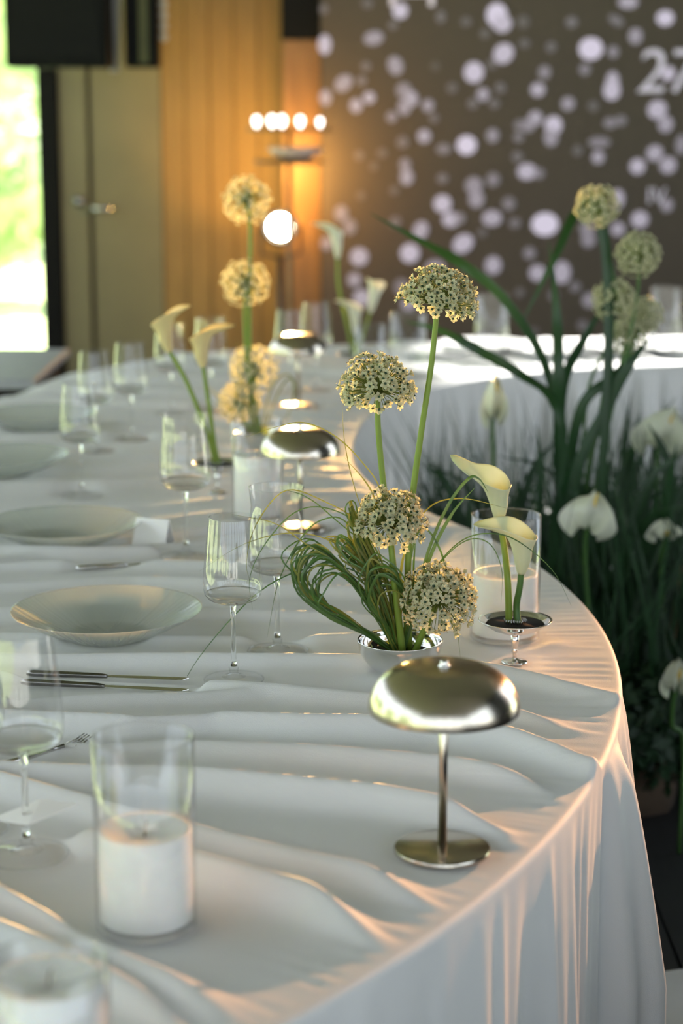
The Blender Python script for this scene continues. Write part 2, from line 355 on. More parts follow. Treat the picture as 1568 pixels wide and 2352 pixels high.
# ------------------------------------------------------------------ screen with petals and lettering
SY = 10.1
sroot = thing('projection_screen', 'large dim screen showing drifting lavender petals and the number 27', 'screen', (0, 0, 0))
MB().box((PY(737, 500, SY).x, SY, .35), (4.0, SY + .05, 3.3)).build('screen_panel', mat('screen_surface', (.080,.063,.048), .7, noise=.05), sroot, smooth=False)
spots = [(395,45,38,38,0,.9),(260,15,30,25,0,.25),(365,105,25,22,0,.3),(563,70,25,32,0,.3),(668,90,28,25,0,.25),(795,62,50,55,0,1.0),(818,98,46,42,0,.85),(905,90,35,35,0,.2),(1105,92,32,28,0,.35),(1290,85,45,25,30,.35),(1340,10,50,30,0,.7),(1493,75,42,36,0,.95),(1370,150,35,40,0,.6),(1185,202,58,52,0,1.0),(1278,215,28,30,0,.5),(82,185,32,48,0,.85),(78,38,22,25,0,.3),(285,158,50,35,-10,.6),(375,272,38,48,-20,.6),(253,275,25,25,0,.3),(823,222,52,46,-40,.85),(745,140,25,25,0,.25),(910,180,30,25,0,.25),(1020,195,28,28,0,.3),(540,275,25,25,0,.12),(700,300,48,50,0,.9),(775,265,30,28,0,.25),(993,300,32,34,0,.5),(1160,288,30,30,0,.45),(160,345,50,38,-40,.6),(235,335,25,25,0,.35),(85,405,30,40,0,.65),(212,438,32,35,0,.7),(266,405,30,30,0,.75),(410,375,40,40,0,.5),(440,410,35,40,0,.7),(412,445,33,40,0,.6),(510,438,30,32,0,.6),(360,485,28,28,0,.5),(535,490,25,25,0,.3),(610,365,28,28,0,.25),(738,392,32,34,0,.65),(695,430,28,28,0,.3),(785,430,28,25,0,.3),(810,365,28,28,0,.3),(965,372,36,34,0,.75),(1090,430,34,34,0,.6),(1275,340,33,52,0,.75),(1272,375,42,48,0,.85),(1195,440,28,28,0,.25),(1460,455,48,45,-20,.8),(1495,515,38,42,0,.65),(1505,305,36,36,0,.85),(955,490,36,36,0,.7),(925,520,35,35,0,.55),(1030,520,42,45,0,.9),(1020,570,36,45,0,.6),(890,520,30,30,0,.4),(885,570,26,26,0,.4),(1265,510,35,28,0,.45),(1310,500,30,28,0,.4),(494,565,34,34,0,.7),(778,562,32,36,0,.55),(670,602,48,46,0,1.0),(575,618,40,28,0,.4),(405,590,32,32,0,.3),(320,635,28,26,0,.2),(225,645,26,26,0,.22),(285,690,24,24,0,.15),(1220,590,58,28,0,.45),(1130,625,28,28,0,.25),(1215,652,32,34,0,.65),(1450,635,42,40,-20,.7),(1505,685,42,42,-20,.7),(1378,690,38,38,0,.8),(1560,600,30,50,0,.5),(880,650,30,30,0,.3),(415,685,30,36,0,.5),(422,735,34,40,0,.65),(570,740,30,26,0,.35),(700,770,45,45,0,.55),(710,825,40,45,0,.6),(780,745,35,36,0,.45),(920,712,48,40,0,.8),(970,720,28,28,0,.45),(370,790,26,26,0,.2),(232,812,24,24,0,.15),(570,845,44,44,0,.85),(605,910,44,38,0,.8),(640,905,28,28,0,.5),(775,905,50,40,0,.7),(845,845,36,36,0,.4),(870,925,30,28,0,.35),(995,930,66,56,0,1.0),(375,920,30,30,0,.3),(480,955,38,48,20,.7),(735,965,25,25,0,.25),(655,1010,55,44,-35,.8),(435,1050,48,48,0,.85),(225,1065,46,46,0,.75),(150,885,36,42,0,.5),(185,940,36,42,0,.45),(90,1010,32,36,0,.5),(930,1050,32,32,0,.45),(780,1100,42,46,0,.7),(963,1132,42,42,0,.7),(1065,1130,44,58,0,.7),(205,1160,36,38,0,.6),(235,1235,44,44,0,.7),(540,1110,50,40,0,.6),(430,1260,40,40,0,.6),(1120,1190,30,30,0,.35),(1030,1225,26,30,0,.35),(1170,950,40,40,0,.5),(1175,995,38,40,0,.5),(1297,950,36,36,0,.65),(1388,910,44,42,0,.75),(1295,825,34,48,0,.75),(1500,850,32,36,0,.55),(1180,1245,40,40,0,.5),(400,1190,40,45,0,.4),(990,1433,34,25,0,.6),(1150,1348,28,28,0,.3),(890,1213,25,25,0,.25),(1130,1433,28,28,0,.25),(950,1373,26,22,0,.2)]
for gx in range(70):          # the picture goes on beyond the right edge of the photograph
    spots.append((1600 + random.random()*1450, random.random()*1400 - 100, 25 + random.random()*25, 25 + random.random()*25, 0, .2 + random.random()*.7))
mp, nt, p, out = nodes('petal_light'); at = nt.nodes.new('ShaderNodeObjectInfo')
mul = nt.nodes.new('ShaderNodeMath'); mul.operation = 'POWER'; mul.inputs[1].default_value = 1.7; nt.links.new(at.outputs['Alpha'], mul.inputs[0])
m3 = nt.nodes.new('ShaderNodeMath'); m3.operation = 'MULTIPLY'; m3.inputs[1].default_value = .72; nt.links.new(mul.outputs[0], m3.inputs[0])
nt.links.new(m3.outputs[0], p.inputs['Emission Strength']); p.inputs['Emission Color'].default_value = (.80,.74,.92,1); p.inputs['Base Color'].default_value = (.12,.105,.10,1); p.inputs['Roughness'].default_value = .8
petal = None
for i, (X, Y, rx, ry, an, br) in enumerate(spots):
    c = PY(700 + X/1.806, Y/1.806, SY); sc = SY / F_PX / 1.806 * (.72 + .12*br)
    if petal is None:
        petal = o = MB().add([(math.cos(2*math.pi*q/16), 0, math.sin(2*math.pi*q/16)) for q in range(16)], [tuple(range(16))]).build('petal_image', mp, sroot, smooth=False)
    else:
        o = petal.copy(); COL.objects.link(o); o.parent = sroot
    o.location = (c.x, SY - .003 - .00002*i, c.z); o.scale = (rx*sc, 1, ry*sc); o.rotation_euler = (0, math.radians(an), 0); o.color = (1, 1, 1, br)
M['letter'] = emit('letter_light', (.74,.68,.86), .17)
def text(body, px, py, hpx, Y=SY - .006, shear=.0, name='lettering'):
    c = bpy.data.curves.new('t', 'FONT'); c.body = body; c.size = 1; c.shear = shear; c.extrude = 0
    o = bpy.data.objects.new('t', c); COL.objects.link(o); dg = bpy.context.evaluated_depsgraph_get()
    me = bpy.data.meshes.new_from_object(o.evaluated_get(dg)); bpy.data.objects.remove(o)
    co = np.empty(len(me.vertices)*3); me.vertices.foreach_get('co', co); co = co.reshape(-1, 3)
    s = hpx * Y / F_PX / (co[:,1].max() - co[:,1].min()); org = PY(px, py, Y); mn = co.min(0)
    nw = np.stack([org.x + (co[:,0]-mn[0])*s, np.full(len(co), Y), org.z + (co[:,1]-mn[1])*s], 1); me.vertices.foreach_set('co', nw.ravel())
    me.name = name; me.materials.append(M['letter']); o = bpy.data.objects.new(name, me); COL.objects.link(o); o.parent = sroot; return o
text('27', 1462, 213, 96, shear=.12); text('IV', 1488, 468, 36); text('Д', 895, 14, 120)

# ------------------------------------------------------------------ things on the back wall
sp = thing('black_loudspeaker', 'black box loudspeaker hanging top left in front of the glazed door', 'loudspeaker', PY(130, 155, 9.4))
bxw = (PY(245,150,9.4).x - PY(12,150,9.4).x)/2; hgt = .62
MB().box((-bxw, 0, 0), (bxw, .3, hgt), bevel=.012).build('cabinet', M['tv'], sp, smooth=False)
MB().box((-bxw*.88, -.012, .04), (bxw*.88, 0, hgt - .04), bevel=.004).build('grille', M['black'], sp, smooth=False)
MB().box((-bxw*.5, .1, hgt), (bxw*.5, .2, 3.9 - sp.location.z - .001)).build('hanger', M['black'], sp, smooth=False)
sp2 = thing('black_hanging_case', 'narrow black case with an olive stripe hanging beside the loudspeaker', 'case', PY(325, 155, 9.6))
w2 = (PY(362,150,9.6).x - PY(288,150,9.6).x)/2
MB().box((-w2, 0, 0), (w2, .2, .62), bevel=.01).build('case_body', M['tv'], sp2, smooth=False)
MB().box((-.01, -.006, .02), (.035, 0, .6)).build('stripe', mat('olive_stripe', (.08,.08,.02), .6, noise=.2), sp2, smooth=False)
MB().box((-.03, .08, .62), (.03, .12, 3.9 - sp2.location.z - .001)).build('hanger', M['black'], sp2, smooth=False)
cu = thing('white_drape_strip', 'narrow pale drape hanging between the loudspeaker and the black case', 'drape', PY(262, 165, 9.7))
mb = MB(); n = 13
for kz in range(14):
    z = kz/13*1.75; wd = (.022 + .035*min(1, kz/5))
    for i in range(n): mb.v.append(((i/(n-1)-.5)*2*wd, .012*math.sin(i*1.9), z))
for kz in range(13):
    for i in range(n-1): mb.f.append((kz*n+i, kz*n+i+1, (kz+1)*n+i+1, (kz+1)*n+i)); mb.m.append(0)
mb.build('drape_cloth', M['curtain'], cu)
bs = thing('bead_garland', 'string of clear glass beads hanging beside the black case', 'garland', PY(376, 85, 9.65))
MB().tube([(0,0,0),(0,0,1.6)], .003, 6).build('cord', M['fixture'], bs)
for i in range(9):
    MB().lathe([(0,-.022),(.012,-.018),(.02,-.008),(.02,.008),(.012,.018),(0,.022)], 12).build('bead', M['bead'], bs, (0, 0, i*.05))

# visible warm projector: round lens aimed into the hall
lp = PY(643, 522, 9.3)
fx = thing('warm_par_lamp', 'black stage lamp with a glaring warm round lens', 'stage lamp', (lp.x, lp.y, 0))
hz = lp.z
a = MB().lathe([(0,.20),(.055,.19),(.075,.12),(.078,0),(.085,-.005),(.085,-.02),(.07,-.02),(.07,.0),(.06,.04)], 32)
o = a.build('housing', M['fixture'], fx, (0, .02, hz)); o.rotation_euler = (-math.pi/2, 0, 0)
o = MB().lathe([(0,0),(.03,.003),(.05,.012),(.058,.02)], 32).build('lens', M['bulb'], fx, (0, .0, hz)); o.rotation_euler = (-math.pi/2, 0, 0)
MB().tube([(-.095,.06,hz),(-.095,.06,hz-.13),(0,.06,hz-.15),(.095,.06,hz-.13),(.095,.06,hz)], .008, 8).build('yoke', M['fixture'], fx)
MB().tube([(0,.06,0.02),(0,.06,hz-.15)], .014, 10).build('pole', M['fixture'], fx)
MB().lathe([(0,0),(.16,0),(.16,.012),(.03,.02),(0,.02)], 28).build('base', M['fixture'], fx, (0,.06,0))
light('warm_par_beam', 'SPOT', (lp.x, lp.y - .06, lp.z), (-.02, 2.8, 1.52), 8000.0, (1.0, .54, .16), spot_size=math.radians(17.6), spot_blend=.55, shadow_soft_size=.06)
light('warm_par_spill', 'POINT', (lp.x + .02, lp.y + .55, lp.z + .25), (0, 0, 0), 36.0, (1.0, .50, .10), shadow_soft_size=.08)
light('warm_wall_wash', 'SPOT', (lp.x + .25, lp.y + .35, .75), (-.56, 10.5, 1.36), 48.0, (1.0, .46, .08), spot_size=math.radians(44), spot_blend=.35, shadow_soft_size=.1)

# tray stand with round white bulbs
ts = thing('tiered_bulb_stand', 'two tier brass stand with round white bulbs and pink glass bowl', 'lamp', (PY(665, 500, 9.0).x, 9.0, 0))
tz1, tz2 = PY(665, 300, 9.0).z, PY(665, 375, 9.0).z
MB().tube([(0,0,.02),(0,0,tz1)], .012, 10).build('pole', M['column'], ts)
MB().lathe([(0,0),(.14,0),(.14,.012),(.02,.022),(0,.022)], 28).build('base', M['column'], ts)
MB().lathe([(0,0),(.19,0),(.195,.012),(.19,.012),(.18,.006),(0,.006)], 36).build('tray', M['column'], ts, (0,0,tz1))
MB().lathe([(0,0),(.16,0),(.165,.012),(.16,.012),(.15,.006),(0,.006)], 36).build('tray', M['column'], ts, (0,0,tz2))
for px, r in ((590,.018),(625,.020),(648,.020),(690,.018),(735,.014)):
    dx = PY(px, 270, 9.0).x - ts.location.x
    b = MB().lathe([(0,-.0),(r*.5,.006),(r*.8,.02),(r,.02+r*.7),(r*.8,.02+r*1.4),(r*.4,.02+r*1.8),(0,.02+r*1.9)], 16).build('bulb', M['white_bulb'], ts, (dx, -.03 - .06*random.random(), tz1 + .012))
MB().lathe([(0,0),(.05,.0),(.11,.03),(.13,.06),(.125,.06),(.10,.035),(0,.01)], 32).build('glass_bowl', mat('pink_bowl', (.62,.45,.38), .2, noise=.1), ts, (.03, -.02, tz2 + .012))

# dark side console in front of the door
cs = thing('side_console', 'dark wooden side table with a grey top below the glazed door', 'side table', (-1.55, 6.35, 0))
MB().box((-.75,-.4,.72),(.60,.4,.75), bevel=.006).build('table_top', M['bench_top'], cs, smooth=False)
MB().box((-.72,-.37,.58),(.57,.37,.72), bevel=.004).build('apron', M['bench'], cs, smooth=False)
for sx in (-.69,.52):
    for sy in (-.35,.30): MB().box((sx,sy,0),(sx+.05,sy+.05,.58), bevel=.004).build('leg', M['bench'], cs, smooth=False)

# added dark cabinet out of view, put here to shade the lower cloth
sb = thing('added_shade_cabinet', 'added dark wooden cabinet right of the banquet table, outside the picture, shading the lower cloth', 'added_shade_cabinet', (1.22, 1.25, 0))
MB().box((-.22,-1.2,.08),(.22,1.2,.78), bevel=.008).build('cabinet_body', M['bench'], sb, smooth=False)
MB().box((-.25,-1.24,.78),(.25,1.24,.82), bevel=.006).build('shade_cabinet_top', M['bench'], sb, smooth=False)
for i in range(4):
    d = MB().box((-.238,-1.18 + i*.59,.11),(-.22,-.60 + i*.59,.75), bevel=.004).build('cabinet_door', M['bench'], sb, smooth=False)
    MB().tube([(-.255,-.66 + i*.59,.33),(-.255,-.66 + i*.59,.44)], .006, 8).build('handle', M['steel'], d)
for sx in (-.18,.14):
    for sy in (-1.15,1.10): MB().box((sx,sy,0),(sx+.04,sy+.05,.08)).build('foot', M['bench'], sb, smooth=False)

# ------------------------------------------------------------------ the banquet table: outline, cloth
CC = (-1.66, 3.0); RR = 2.08; TH0 = -100.0
outer, inner = [], []
th = TH0
while th <= 27.01:
    c, s = math.cos(math.radians(th)), math.sin(math.radians(th))
    outer.append((CC[0] + RR*c, CC[1] + RR*s)); inner.append((CC[0] + .85*c, CC[1] + .85*s)); th += 127/26
for o_, i_ in (((.085,4.2),(-1.0,3.75)), ((.03,4.5),(-1.3,4.3)), ((.03,4.9),(-1.45,4.95)), ((.09,5.35),(-1.0,5.55)), ((.25,5.8),(-.85,6.1)), ((.6,6.15),(-.4,6.7)), ((1.1,6.35),(.5,7.0)), ((1.8,6.45),(1.5,7.15)), ((2.8,6.5),(2.8,7.2))):
    outer.append(o_); inner.append(i_)
NT = 4000
def dense(cp): return np.array([(p.x, p.y) for p in spline([(a, b, 0) for a, b in cp], NT)])
OO, II = dense(outer), dense(inner)
ds = np.r_[0, np.cumsum(np.hypot(*np.diff(OO, axis=0).T))]; LT = ds[-1]
STEP = .006; NS = int(LT / STEP)
sg = np.linspace(0, LT, NS)
def resamp(A): return np.stack([np.interp(sg, ds, A[:,0]), np.interp(sg, ds, A[:,1])], 1)
O2, I2 = resamp(OO), resamp(II)
tang = np.gradient(O2, axis=0); tang /= np.linalg.norm(tang, axis=1)[:,None]
nrm = np.stack([tang[:,1], -tang[:,0]], 1)
wid = np.linalg.norm(O2 - I2, axis=1)
def sd_of(px, py, lift=.014):
    p = PT(px, py, TZ + lift); th = math.degrees(math.atan2(p.y - CC[1], p.x - CC[0])); r = math.hypot(p.x - CC[0], p.y - CC[1])
    return RR*math.radians(th - TH0), RR - r
# crest lines of the folds, traced on the cloth: (points, height)
crests = [([(0,1500),(250,1500),(700,1500),(950,1505),(1150,1525),(1300,1560),(1425,1580)], .010, .0),
          ([(0,1600),(300,1590),(700,1569),(860,1575)], .009, .2),
          ([(300,1640),(500,1628),(700,1638),(800,1640),(1000,1645),(1165,1669),(1398,1727)], .016, .0),
          ([(900,1590),(1050,1600),(1193,1616),(1414,1671)], .010, .02),
          ([(0,1690),(384,1681),(700,1699),(1010,1727),(1198,1757),(1353,1810)], .013, .03),
          ([(0,1735),(339,1750),(451,1757),(700,1782),(866,1796),(1005,1818),(1171,1860),(1270,1905)], .017, .03),
          ([(0,1759),(200,1803),(451,1862),(700,1926),(838,1957),(977,2004),(1085,2070)], .018, .03),
          ([(0,1868),(150,1872),(300,1900),(451,1946),(700,2020),(838,2076),(960,2140)], .018, .03),
          ([(0,2009),(110,2065),(210,2130),(400,2210),(600,2290),(760,2350)], .017, .05),
          ([(0,2103),(165,2165),(360,2260),(513,2352)], .016, .1),
          ([(0,2240),(120,2300),(220,2352)], .014, .1),
          ([(0,1440),(300,1448),(600,1452),(900,1450),(1100,1448),(1300,1450)], .010, .08),
          ([(0,1395),(300,1385),(600,1395),(900,1400),(1000,1400)], .011, .25),
          ([(0,1330),(300,1318),(600,1335),(900,1345),(1100,1350),(1250,1352)], .012, .08),
          ([(0,1285),(300,1280),(600,1290),(900,1300)], .010, .25),
          ([(0,1255),(200,1250),(500,1240),(800,1255),(1000,1260)], .012, .2)]
ridges = []
for pts, A, taper in crests:
    q = sorted([sd_of(x, y, A*2.1)[::-1] for x, y in pts]); d_ = np.array([a for a, b in q]); s_ = np.array([b for a, b in q])
    ridges.append((d_, s_, A, taper))
smax = max(r[1].mean() for r in ridges) + .10
rs = smax
while rs < LT - .3:
    A = random.uniform(.006, .013); wob = random.uniform(-.10, .10)
    ridges.append((np.array([0., .4, 1.3]), np.array([rs - .04, rs + wob*.4, rs + wob]), A, .02 if random.random() < .5 else .25)); rs += random.uniform(.09, .17)
rs = min(r[1].mean() for r in ridges) - .12
while rs > .1:
    ridges.append((np.array([0., .4, 1.3]), np.array([rs - .05, rs, rs + .05]), random.uniform(.012,.018), .05)); rs -= random.uniform(.12, .17)
# places where something stands: the cloth is pressed flat there
flat_spots = []   # (x, y, r)
def press(p, r, soft=.028): flat_spots.append((p[0], p[1], r, soft))

NV = 230; NK = 56; NE = 6
LAMPS = [PT(1015, 1957), PT(690, 1218), PT(685, 935)]
CANDLES = [PT(337, 2125), PT(110, 2205, TZ + .125), PT(1158, 1464), PT(592, 1190)]
CANDLES[1].z = TZ
for p in LAMPS: press(p, .062)
for p in CANDLES: press(p, .062)
GLASSES = [(PT(62,1965), 1.06, .0), (PT(-62,1905), .95, 0), (PT(537,1562), 1.0, 0), (PT(637,1497), 1.06, .006), (PT(428,1280), 1.10, .004), (PT(188,1140), 1.0, 0), (PT(222,1037), 1.0, 0), (PT(303,1010), 1.0, 0), (PT(393,950), 1.0, .003), (PT(485,945), 1.05, .003), (PT(665,905), 1.0, 0), (PT(726,897), 1.06, 0)]
for g in GLASSES: press(g[0], .043)
BOWL = PT(918, 1548); DISH = PT(1181, 1521); BOWL2 = PT(598, 1038); DISH2 = PT(500, 1132); DISH3 = PT(815, 862)
press(BOWL, .03); press(DISH, .024); press(BOWL2, .03); press(DISH2, .024); press(DISH3, .024)
PLATES = [PT(245, 1396, TZ + .047), PT(145, 1196, TZ + .047), PT(5, 1042, TZ + .047), PT(85, 946, TZ + .047)]
for p in PLATES: p.z = TZ; press(p, .066)
KNIVES = [((62,1554),(433,1566)), ((49,1574),(433,1592)), ((175,1312),(405,1294))]
def cloth_height(X, Y, S, D):
    Hh = np.zeros_like(X)
    rng = np.random.RandomState(3)
    for d_, s_, A, taper in ridges:
        sc = np.interp(D, d_, s_)
        lo = d_[0] + taper*.0
        left = D > d_[-1]
        slope = (s_[-1] - s_[-2]) / max(d_[-1] - d_[-2], 1e-3)
        sc = np.where(left, s_[-1] + (D - d_[-1]) * np.clip(slope, -.3, .3), sc)
        x = S - sc
        wn = .017 + rng.rand()*.006; wf = .020 + rng.rand()*.010
        ph = rng.rand()*6
        wv = 1 + .25*np.sin(D*7 + ph)
        prof = np.where(x < 0, 1/(1 + (x/wn/wv)**2)**1.6, 1/(1 + (x/wf/wv)**2)**1.6)
        amp = A * sstep(max(lo - .04, -.01), max(lo + .16, .13) if taper > 0 else max(lo + .03, .03), D) * (.8 + .2*np.sin(D*4.3 + ph*2))
        if taper == 0: amp = A * (.60 + .40*sstep(-.02, .12, D))
        Hh = np.maximum(Hh, 2.45*amp*prof) + .2*np.minimum(Hh, amp*prof)
    # fine gathers along the rim and soft undulation
    g = np.sin(S*2*math.pi/.021 + 3*np.sin(S*9)) * (.5 + .5*np.sin(S*13.7 + 1)) + .6*np.sin(S*2*math.pi/.034 + D*9)
    Hh += .0014*(g + .8*np.sin(S*211 + 4*np.sin(S*17) + D*14))*np.exp(-np.maximum(D, 0)/.07)*sstep(0, .02, D)
    Hh += .0014*np.sin(S*38 + 5*np.sin(D*3)) * sstep(.05, .3, D)
    for x, y, r, soft in flat_spots:
        q = np.hypot(X - x, Y - y); Hh *= sstep(r, r + soft, q)
    for a, b in KNIVES:                                # the cloth lies flat along each knife
        pa, pb = PT(*a), PT(*b); ex, ey = pb.x - pa.x, pb.y - pa.y; l2 = ex*ex + ey*ey
        u = np.clip(((X - pa.x)*ex + (Y - pa.y)*ey)/l2, 0, 1); q = np.hypot(X - pa.x - u*ex, Y - pa.y - u*ey); Hh *= sstep(.006, .032, q)
    return Hh
vv = np.linspace(0, 1, NV)
S_ = np.repeat(sg[:,None], NV, 1); V_ = np.repeat(vv[None], NS, 0)
Xt = I2[:,None,0]*(1-V_) + O2[:,None,0]*V_; Yt = I2[:,None,1]*(1-V_) + O2[:,None,1]*V_
D_ = (1 - V_)*wid[:,None]
Zt = TZ - .002 + cloth_height(Xt, Yt, S_, D_) * sstep(0, .06, V_*wid[:,None])
for _ in range(3): Zt[:,1:-1] = .25*Zt[:,:-2] + .5*Zt[:,1:-1] + .25*Zt[:,2:]
for _ in range(1): Zt[1:-1] = .25*Zt[:-2] + .5*Zt[1:-1] + .25*Zt[2:]
# skirt
s_p = sd_of(1400, 1735, 0)[0]
sk = sg
fold = .016*np.sin(sk*2*math.pi/.23 + 1.3*np.sin(sk*3.1)) + .010*np.sin(sk*2*math.pi/.091 + 2*np.sin(sk*5.3)) + .004*np.sin(sk*2*math.pi/.047)
near = np.exp(-((sk - (s_p - .55))/.42)**2)      # the flat stretch of skirt nearest the camera
fold = fold*(1 - .78*near)
for c0, a0, w0 in ((s_p - .01, -.045, .022), (s_p + .07, .050, .05), (s_p + .22, .022, .05), (s_p - .16, .012, .012), (s_p - .30, .010, .010), (s_p - .45, .008, .012), (s_p - .75, .008, .012)):
    fold += a0*np.exp(-((sk - c0)/w0)**2)
RE = .010
cols_x, cols_y, cols_z = [Xt], [Yt], [Zt]
ez = Zt[:,-1]
for k in range(1, NE + 1):
    a = math.pi/2*k/NE
    cols_x.append((O2[:,0] + nrm[:,0]*RE*math.sin(a))[:,None]); cols_y.append((O2[:,1] + nrm[:,1]*RE*math.sin(a))[:,None]); cols_z.append((ez - RE*(1 - math.cos(a)))[:,None])
Q = TZ - .03
for k in range(1, NK + 1):
    u = (k/NK)**1.25; q = u*Q
    off = RE + .012*u**1.3 + fold*min(1, (q/.34))**.7*1.25 + .010*min(1, q/.05)*np.exp(-((sk - (s_p + .08))/.05)**2)
    cols_x.append((O2[:,0] + nrm[:,0]*off)[:,None]); cols_y.append((O2[:,1] + nrm[:,1]*off)[:,None]); cols_z.append((ez*(1-min(1,u*3)) + (TZ-.002)*min(1,u*3) - RE - q*(Q-RE)/Q)[:,None])
# inner side skirt
NI = 14; pre_x, pre_y, pre_z = [], [], []
for k in range(NI, 0, -1):
    u = k/NI; dirv = (I2 - O2)/wid[:,None]; off = .02 + .05*u + .02*u*np.sin(sg*24)
    pre_x.append((I2[:,0] + dirv[:,0]*off)[:,None]); pre_y.append((I2[:,1] + dirv[:,1]*off)[:,None]); pre_z.append(np.full((NS,1), TZ - .012 - u*(TZ - .04)))
GX = np.concatenate(pre_x + cols_x, 1); GY = np.concatenate(pre_y + cols_y, 1); GZ = np.concatenate(pre_z + cols_z, 1)
NC = GX.shape[1]
co = np.stack([GX, GY, GZ], 2).reshape(-1, 3)
idx = np.arange(NS*NC).reshape(NS, NC)
quads = np.stack([idx[:-1,:-1], idx[:-1,1:], idx[1:,1:], idx[1:,:-1]], 2).reshape(-1, 4)
me = bpy.data.meshes.new('tablecloth'); me.vertices.add(len(co)); me.vertices.foreach_set('co', co.ravel())
me.loops.add(len(quads)*4); me.loops.foreach_set('vertex_index', quads.ravel()); me.polygons.add(len(quads)); me.polygons.foreach_set('loop_start', np.arange(len(quads))*4)
me.polygons.foreach_set('use_smooth', np.ones(len(quads), bool)); me.update(calc_edges=True); me.validate(); me.flip_normals()
me.materials.append(M['cloth']); cloth = bpy.data.objects.new('tablecloth', me); COL.objects.link(cloth)
tag(cloth, 'ivory satin tablecloth gathered into soft folds over the long curved banquet table', 'tablecloth')
# table under the cloth
tb = thing('banquet_table', 'long curved banquet table hidden beneath the gathered ivory cloth', 'table', (0,0,0))
mb = MB(); st = 20
ids = list(range(0, NS, st))
for z in (TZ - .040, TZ - .008):
    for i in ids: mb.v.append((O2[i,0] - nrm[i,0]*.004, O2[i,1] - nrm[i,1]*.004, z)); mb.v.append((I2[i,0], I2[i,1], z))
nI = len(ids)
for i in range(nI - 1):
    a = 2*i; b = 2*(i+1); t = 2*nI
    for f in ((a, b, b+1, a+1), (t+a, t+a+1, t+b+1, t+b), (a, t+a, t+b, b), (a+1, b+1, t+b+1, t+a+1)): mb.f.append(f); mb.m.append(0)
mb.build('table_top', M['bench'], tb, smooth=False)
for i in range(8):
    j = int((i + .5)/8*NS); p = O2[j]*.7 + I2[j]*.3
    MB().tube([(p[0], p[1], 0), (p[0], p[1], TZ - .04)], .025, 10).build('leg', M['bench'], tb)
    p = O2[j]*.25 + I2[j]*.75
    MB().tube([(p[0], p[1], 0), (p[0], p[1], TZ - .04)], .025, 10).build('leg', M['bench'], tb)

Z0 = TZ + .0005
# ------------------------------------------------------------------ mushroom lamps
lamp = thing('mushroom_lamp', 'brass dome lamp in the foreground near the cloth edge', 'table lamp', (LAMPS[0].x, LAMPS[0].y, Z0), 'brass dome lamps')
MB().lathe([(0,0),(.052,0),(.0552,.0012),(.0556,.004),(.0545,.0062),(.053,.0068),(.006,.0072),(0,.0072)], 64).build('base', M['brass_flat'], lamp, angle=40)
MB().tube([(0,0,.007),(0,0,.215)], .0052, 16).build('stem', M['brass'], lamp)
MB().lathe([(.0835,.1682),(.0850,.1690),(.0852,.1730),(.0845,.1795),(.0825,.1870),(.0785,.1950),(.0725,.2030),(.0650,.2098),(.0570,.2143),(.0500,.2172),(.0460,.2186),(.0446,.2190),(.0436,.2192),(.0,.2200),(0,.2195),(.036,.2188),(.056,.2135),(.0715,.2015),(.0812,.1865),(.0835,.173)], 72, closed=False).build('shade', M['brass'], lamp, angle=50)
MB().lathe([(0,.2275),(.003,.2271),(.0046,.2258),(.0048,.2240),(.0042,.2218),(.0065,.2212),(.0065,.2200)], 20).build('finial', M['chrome'], lamp)
for p, lb in ((LAMPS[1], 'blurred brass dome lamp standing behind the wine glasses mid table'), (LAMPS[2], 'far brass dome lamp near the glaring stage lamp')):
    c = copy_tree(lamp); c.location = (p.x, p.y, Z0); c['label'] = lb; c.rotation_euler.z = random.random()
    c.scale = (.93,)*3

# ------------------------------------------------------------------ candles in glass cylinders
def cyl_glass(p, r, h, label, t=.0028, m='thin'):
    g = thing('candle_cylinder', label, 'glass', (p.x, p.y, Z0), 'clear glass candle cylinders')
    MB().lathe([(r - t, .0075), (r - t, h - .001), (r - t*.5, h), (r, h - .001), (r, .003), (r - .003, 0)], 64).build('wall', M[m], g)
    MB().lathe([(0,0),(r-.003,0),(r,.003),(r - t,.0075),(0,.006)], 64).build('bottom', M[m], g)
    rim = MB(); n = 64
    rim.lathe([(r - t*.5 + math.cos(a)*t*.6, h + math.sin(a)*t*.6) for a in [2*math.pi*i/8 for i in range(8)]], 64, closed=True)
    rim.build('rim', M['crystal'], g); return g
def candle(p, r, h, label):
    c = thing('pillar_candle', label, 'candle', (p.x, p.y, Z0 + .0085), 'white pillar candles')
    n = 60; mb = MB()
    mb.lathe([(0,0),(r-.002,0),(r,.002),(r,h-.003),(r-.0015,h),(r*.86,h-.001),(r*.66,h-.0045),(r*.4,h-.006),(r*.16,h-.0085),(0,h-.009)], n)
    for i, v in enumerate(mb.v):
        if v[2] > h - .0095 and math.hypot(v[0], v[1]) < r*.9: mb.v[i] = (v[0], v[1], v[2] + random.uniform(-.0008,.0008))
    mb.build('wax', M['wax'], c)
    MB().tube([(0,0,h-.010),(.0006,0,h+.001),(.0022,.0005,h+.007)], .0011, 6).build('wick', M['wick'], c); return c
CR = .0525
for p, r, h, wh, a, b in ((CANDLES[0], CR, .205, .098, 'tall clear glass cylinder round the white candle beside the brass lamp', 'white pillar candle in the tall glass cylinder nearest the brass lamp'),
                          (CANDLES[1], .052, .125, .100, 'short clear glass cylinder cut off by the bottom left corner', 'white pillar candle in the bottom left corner'),
                          (CANDLES[2], .0555, .200, .098, 'clear glass cylinder behind the calla lily dish at right', 'white pillar candle behind the calla lily dish'),
                          (CANDLES[3], .0525, .205, .125, 'clear glass cylinder beside the second brass lamp', 'white pillar candle blurred beside the second brass lamp')):
    cyl_glass(p, r, h, a); candle(p, r - .0042, wh, b)
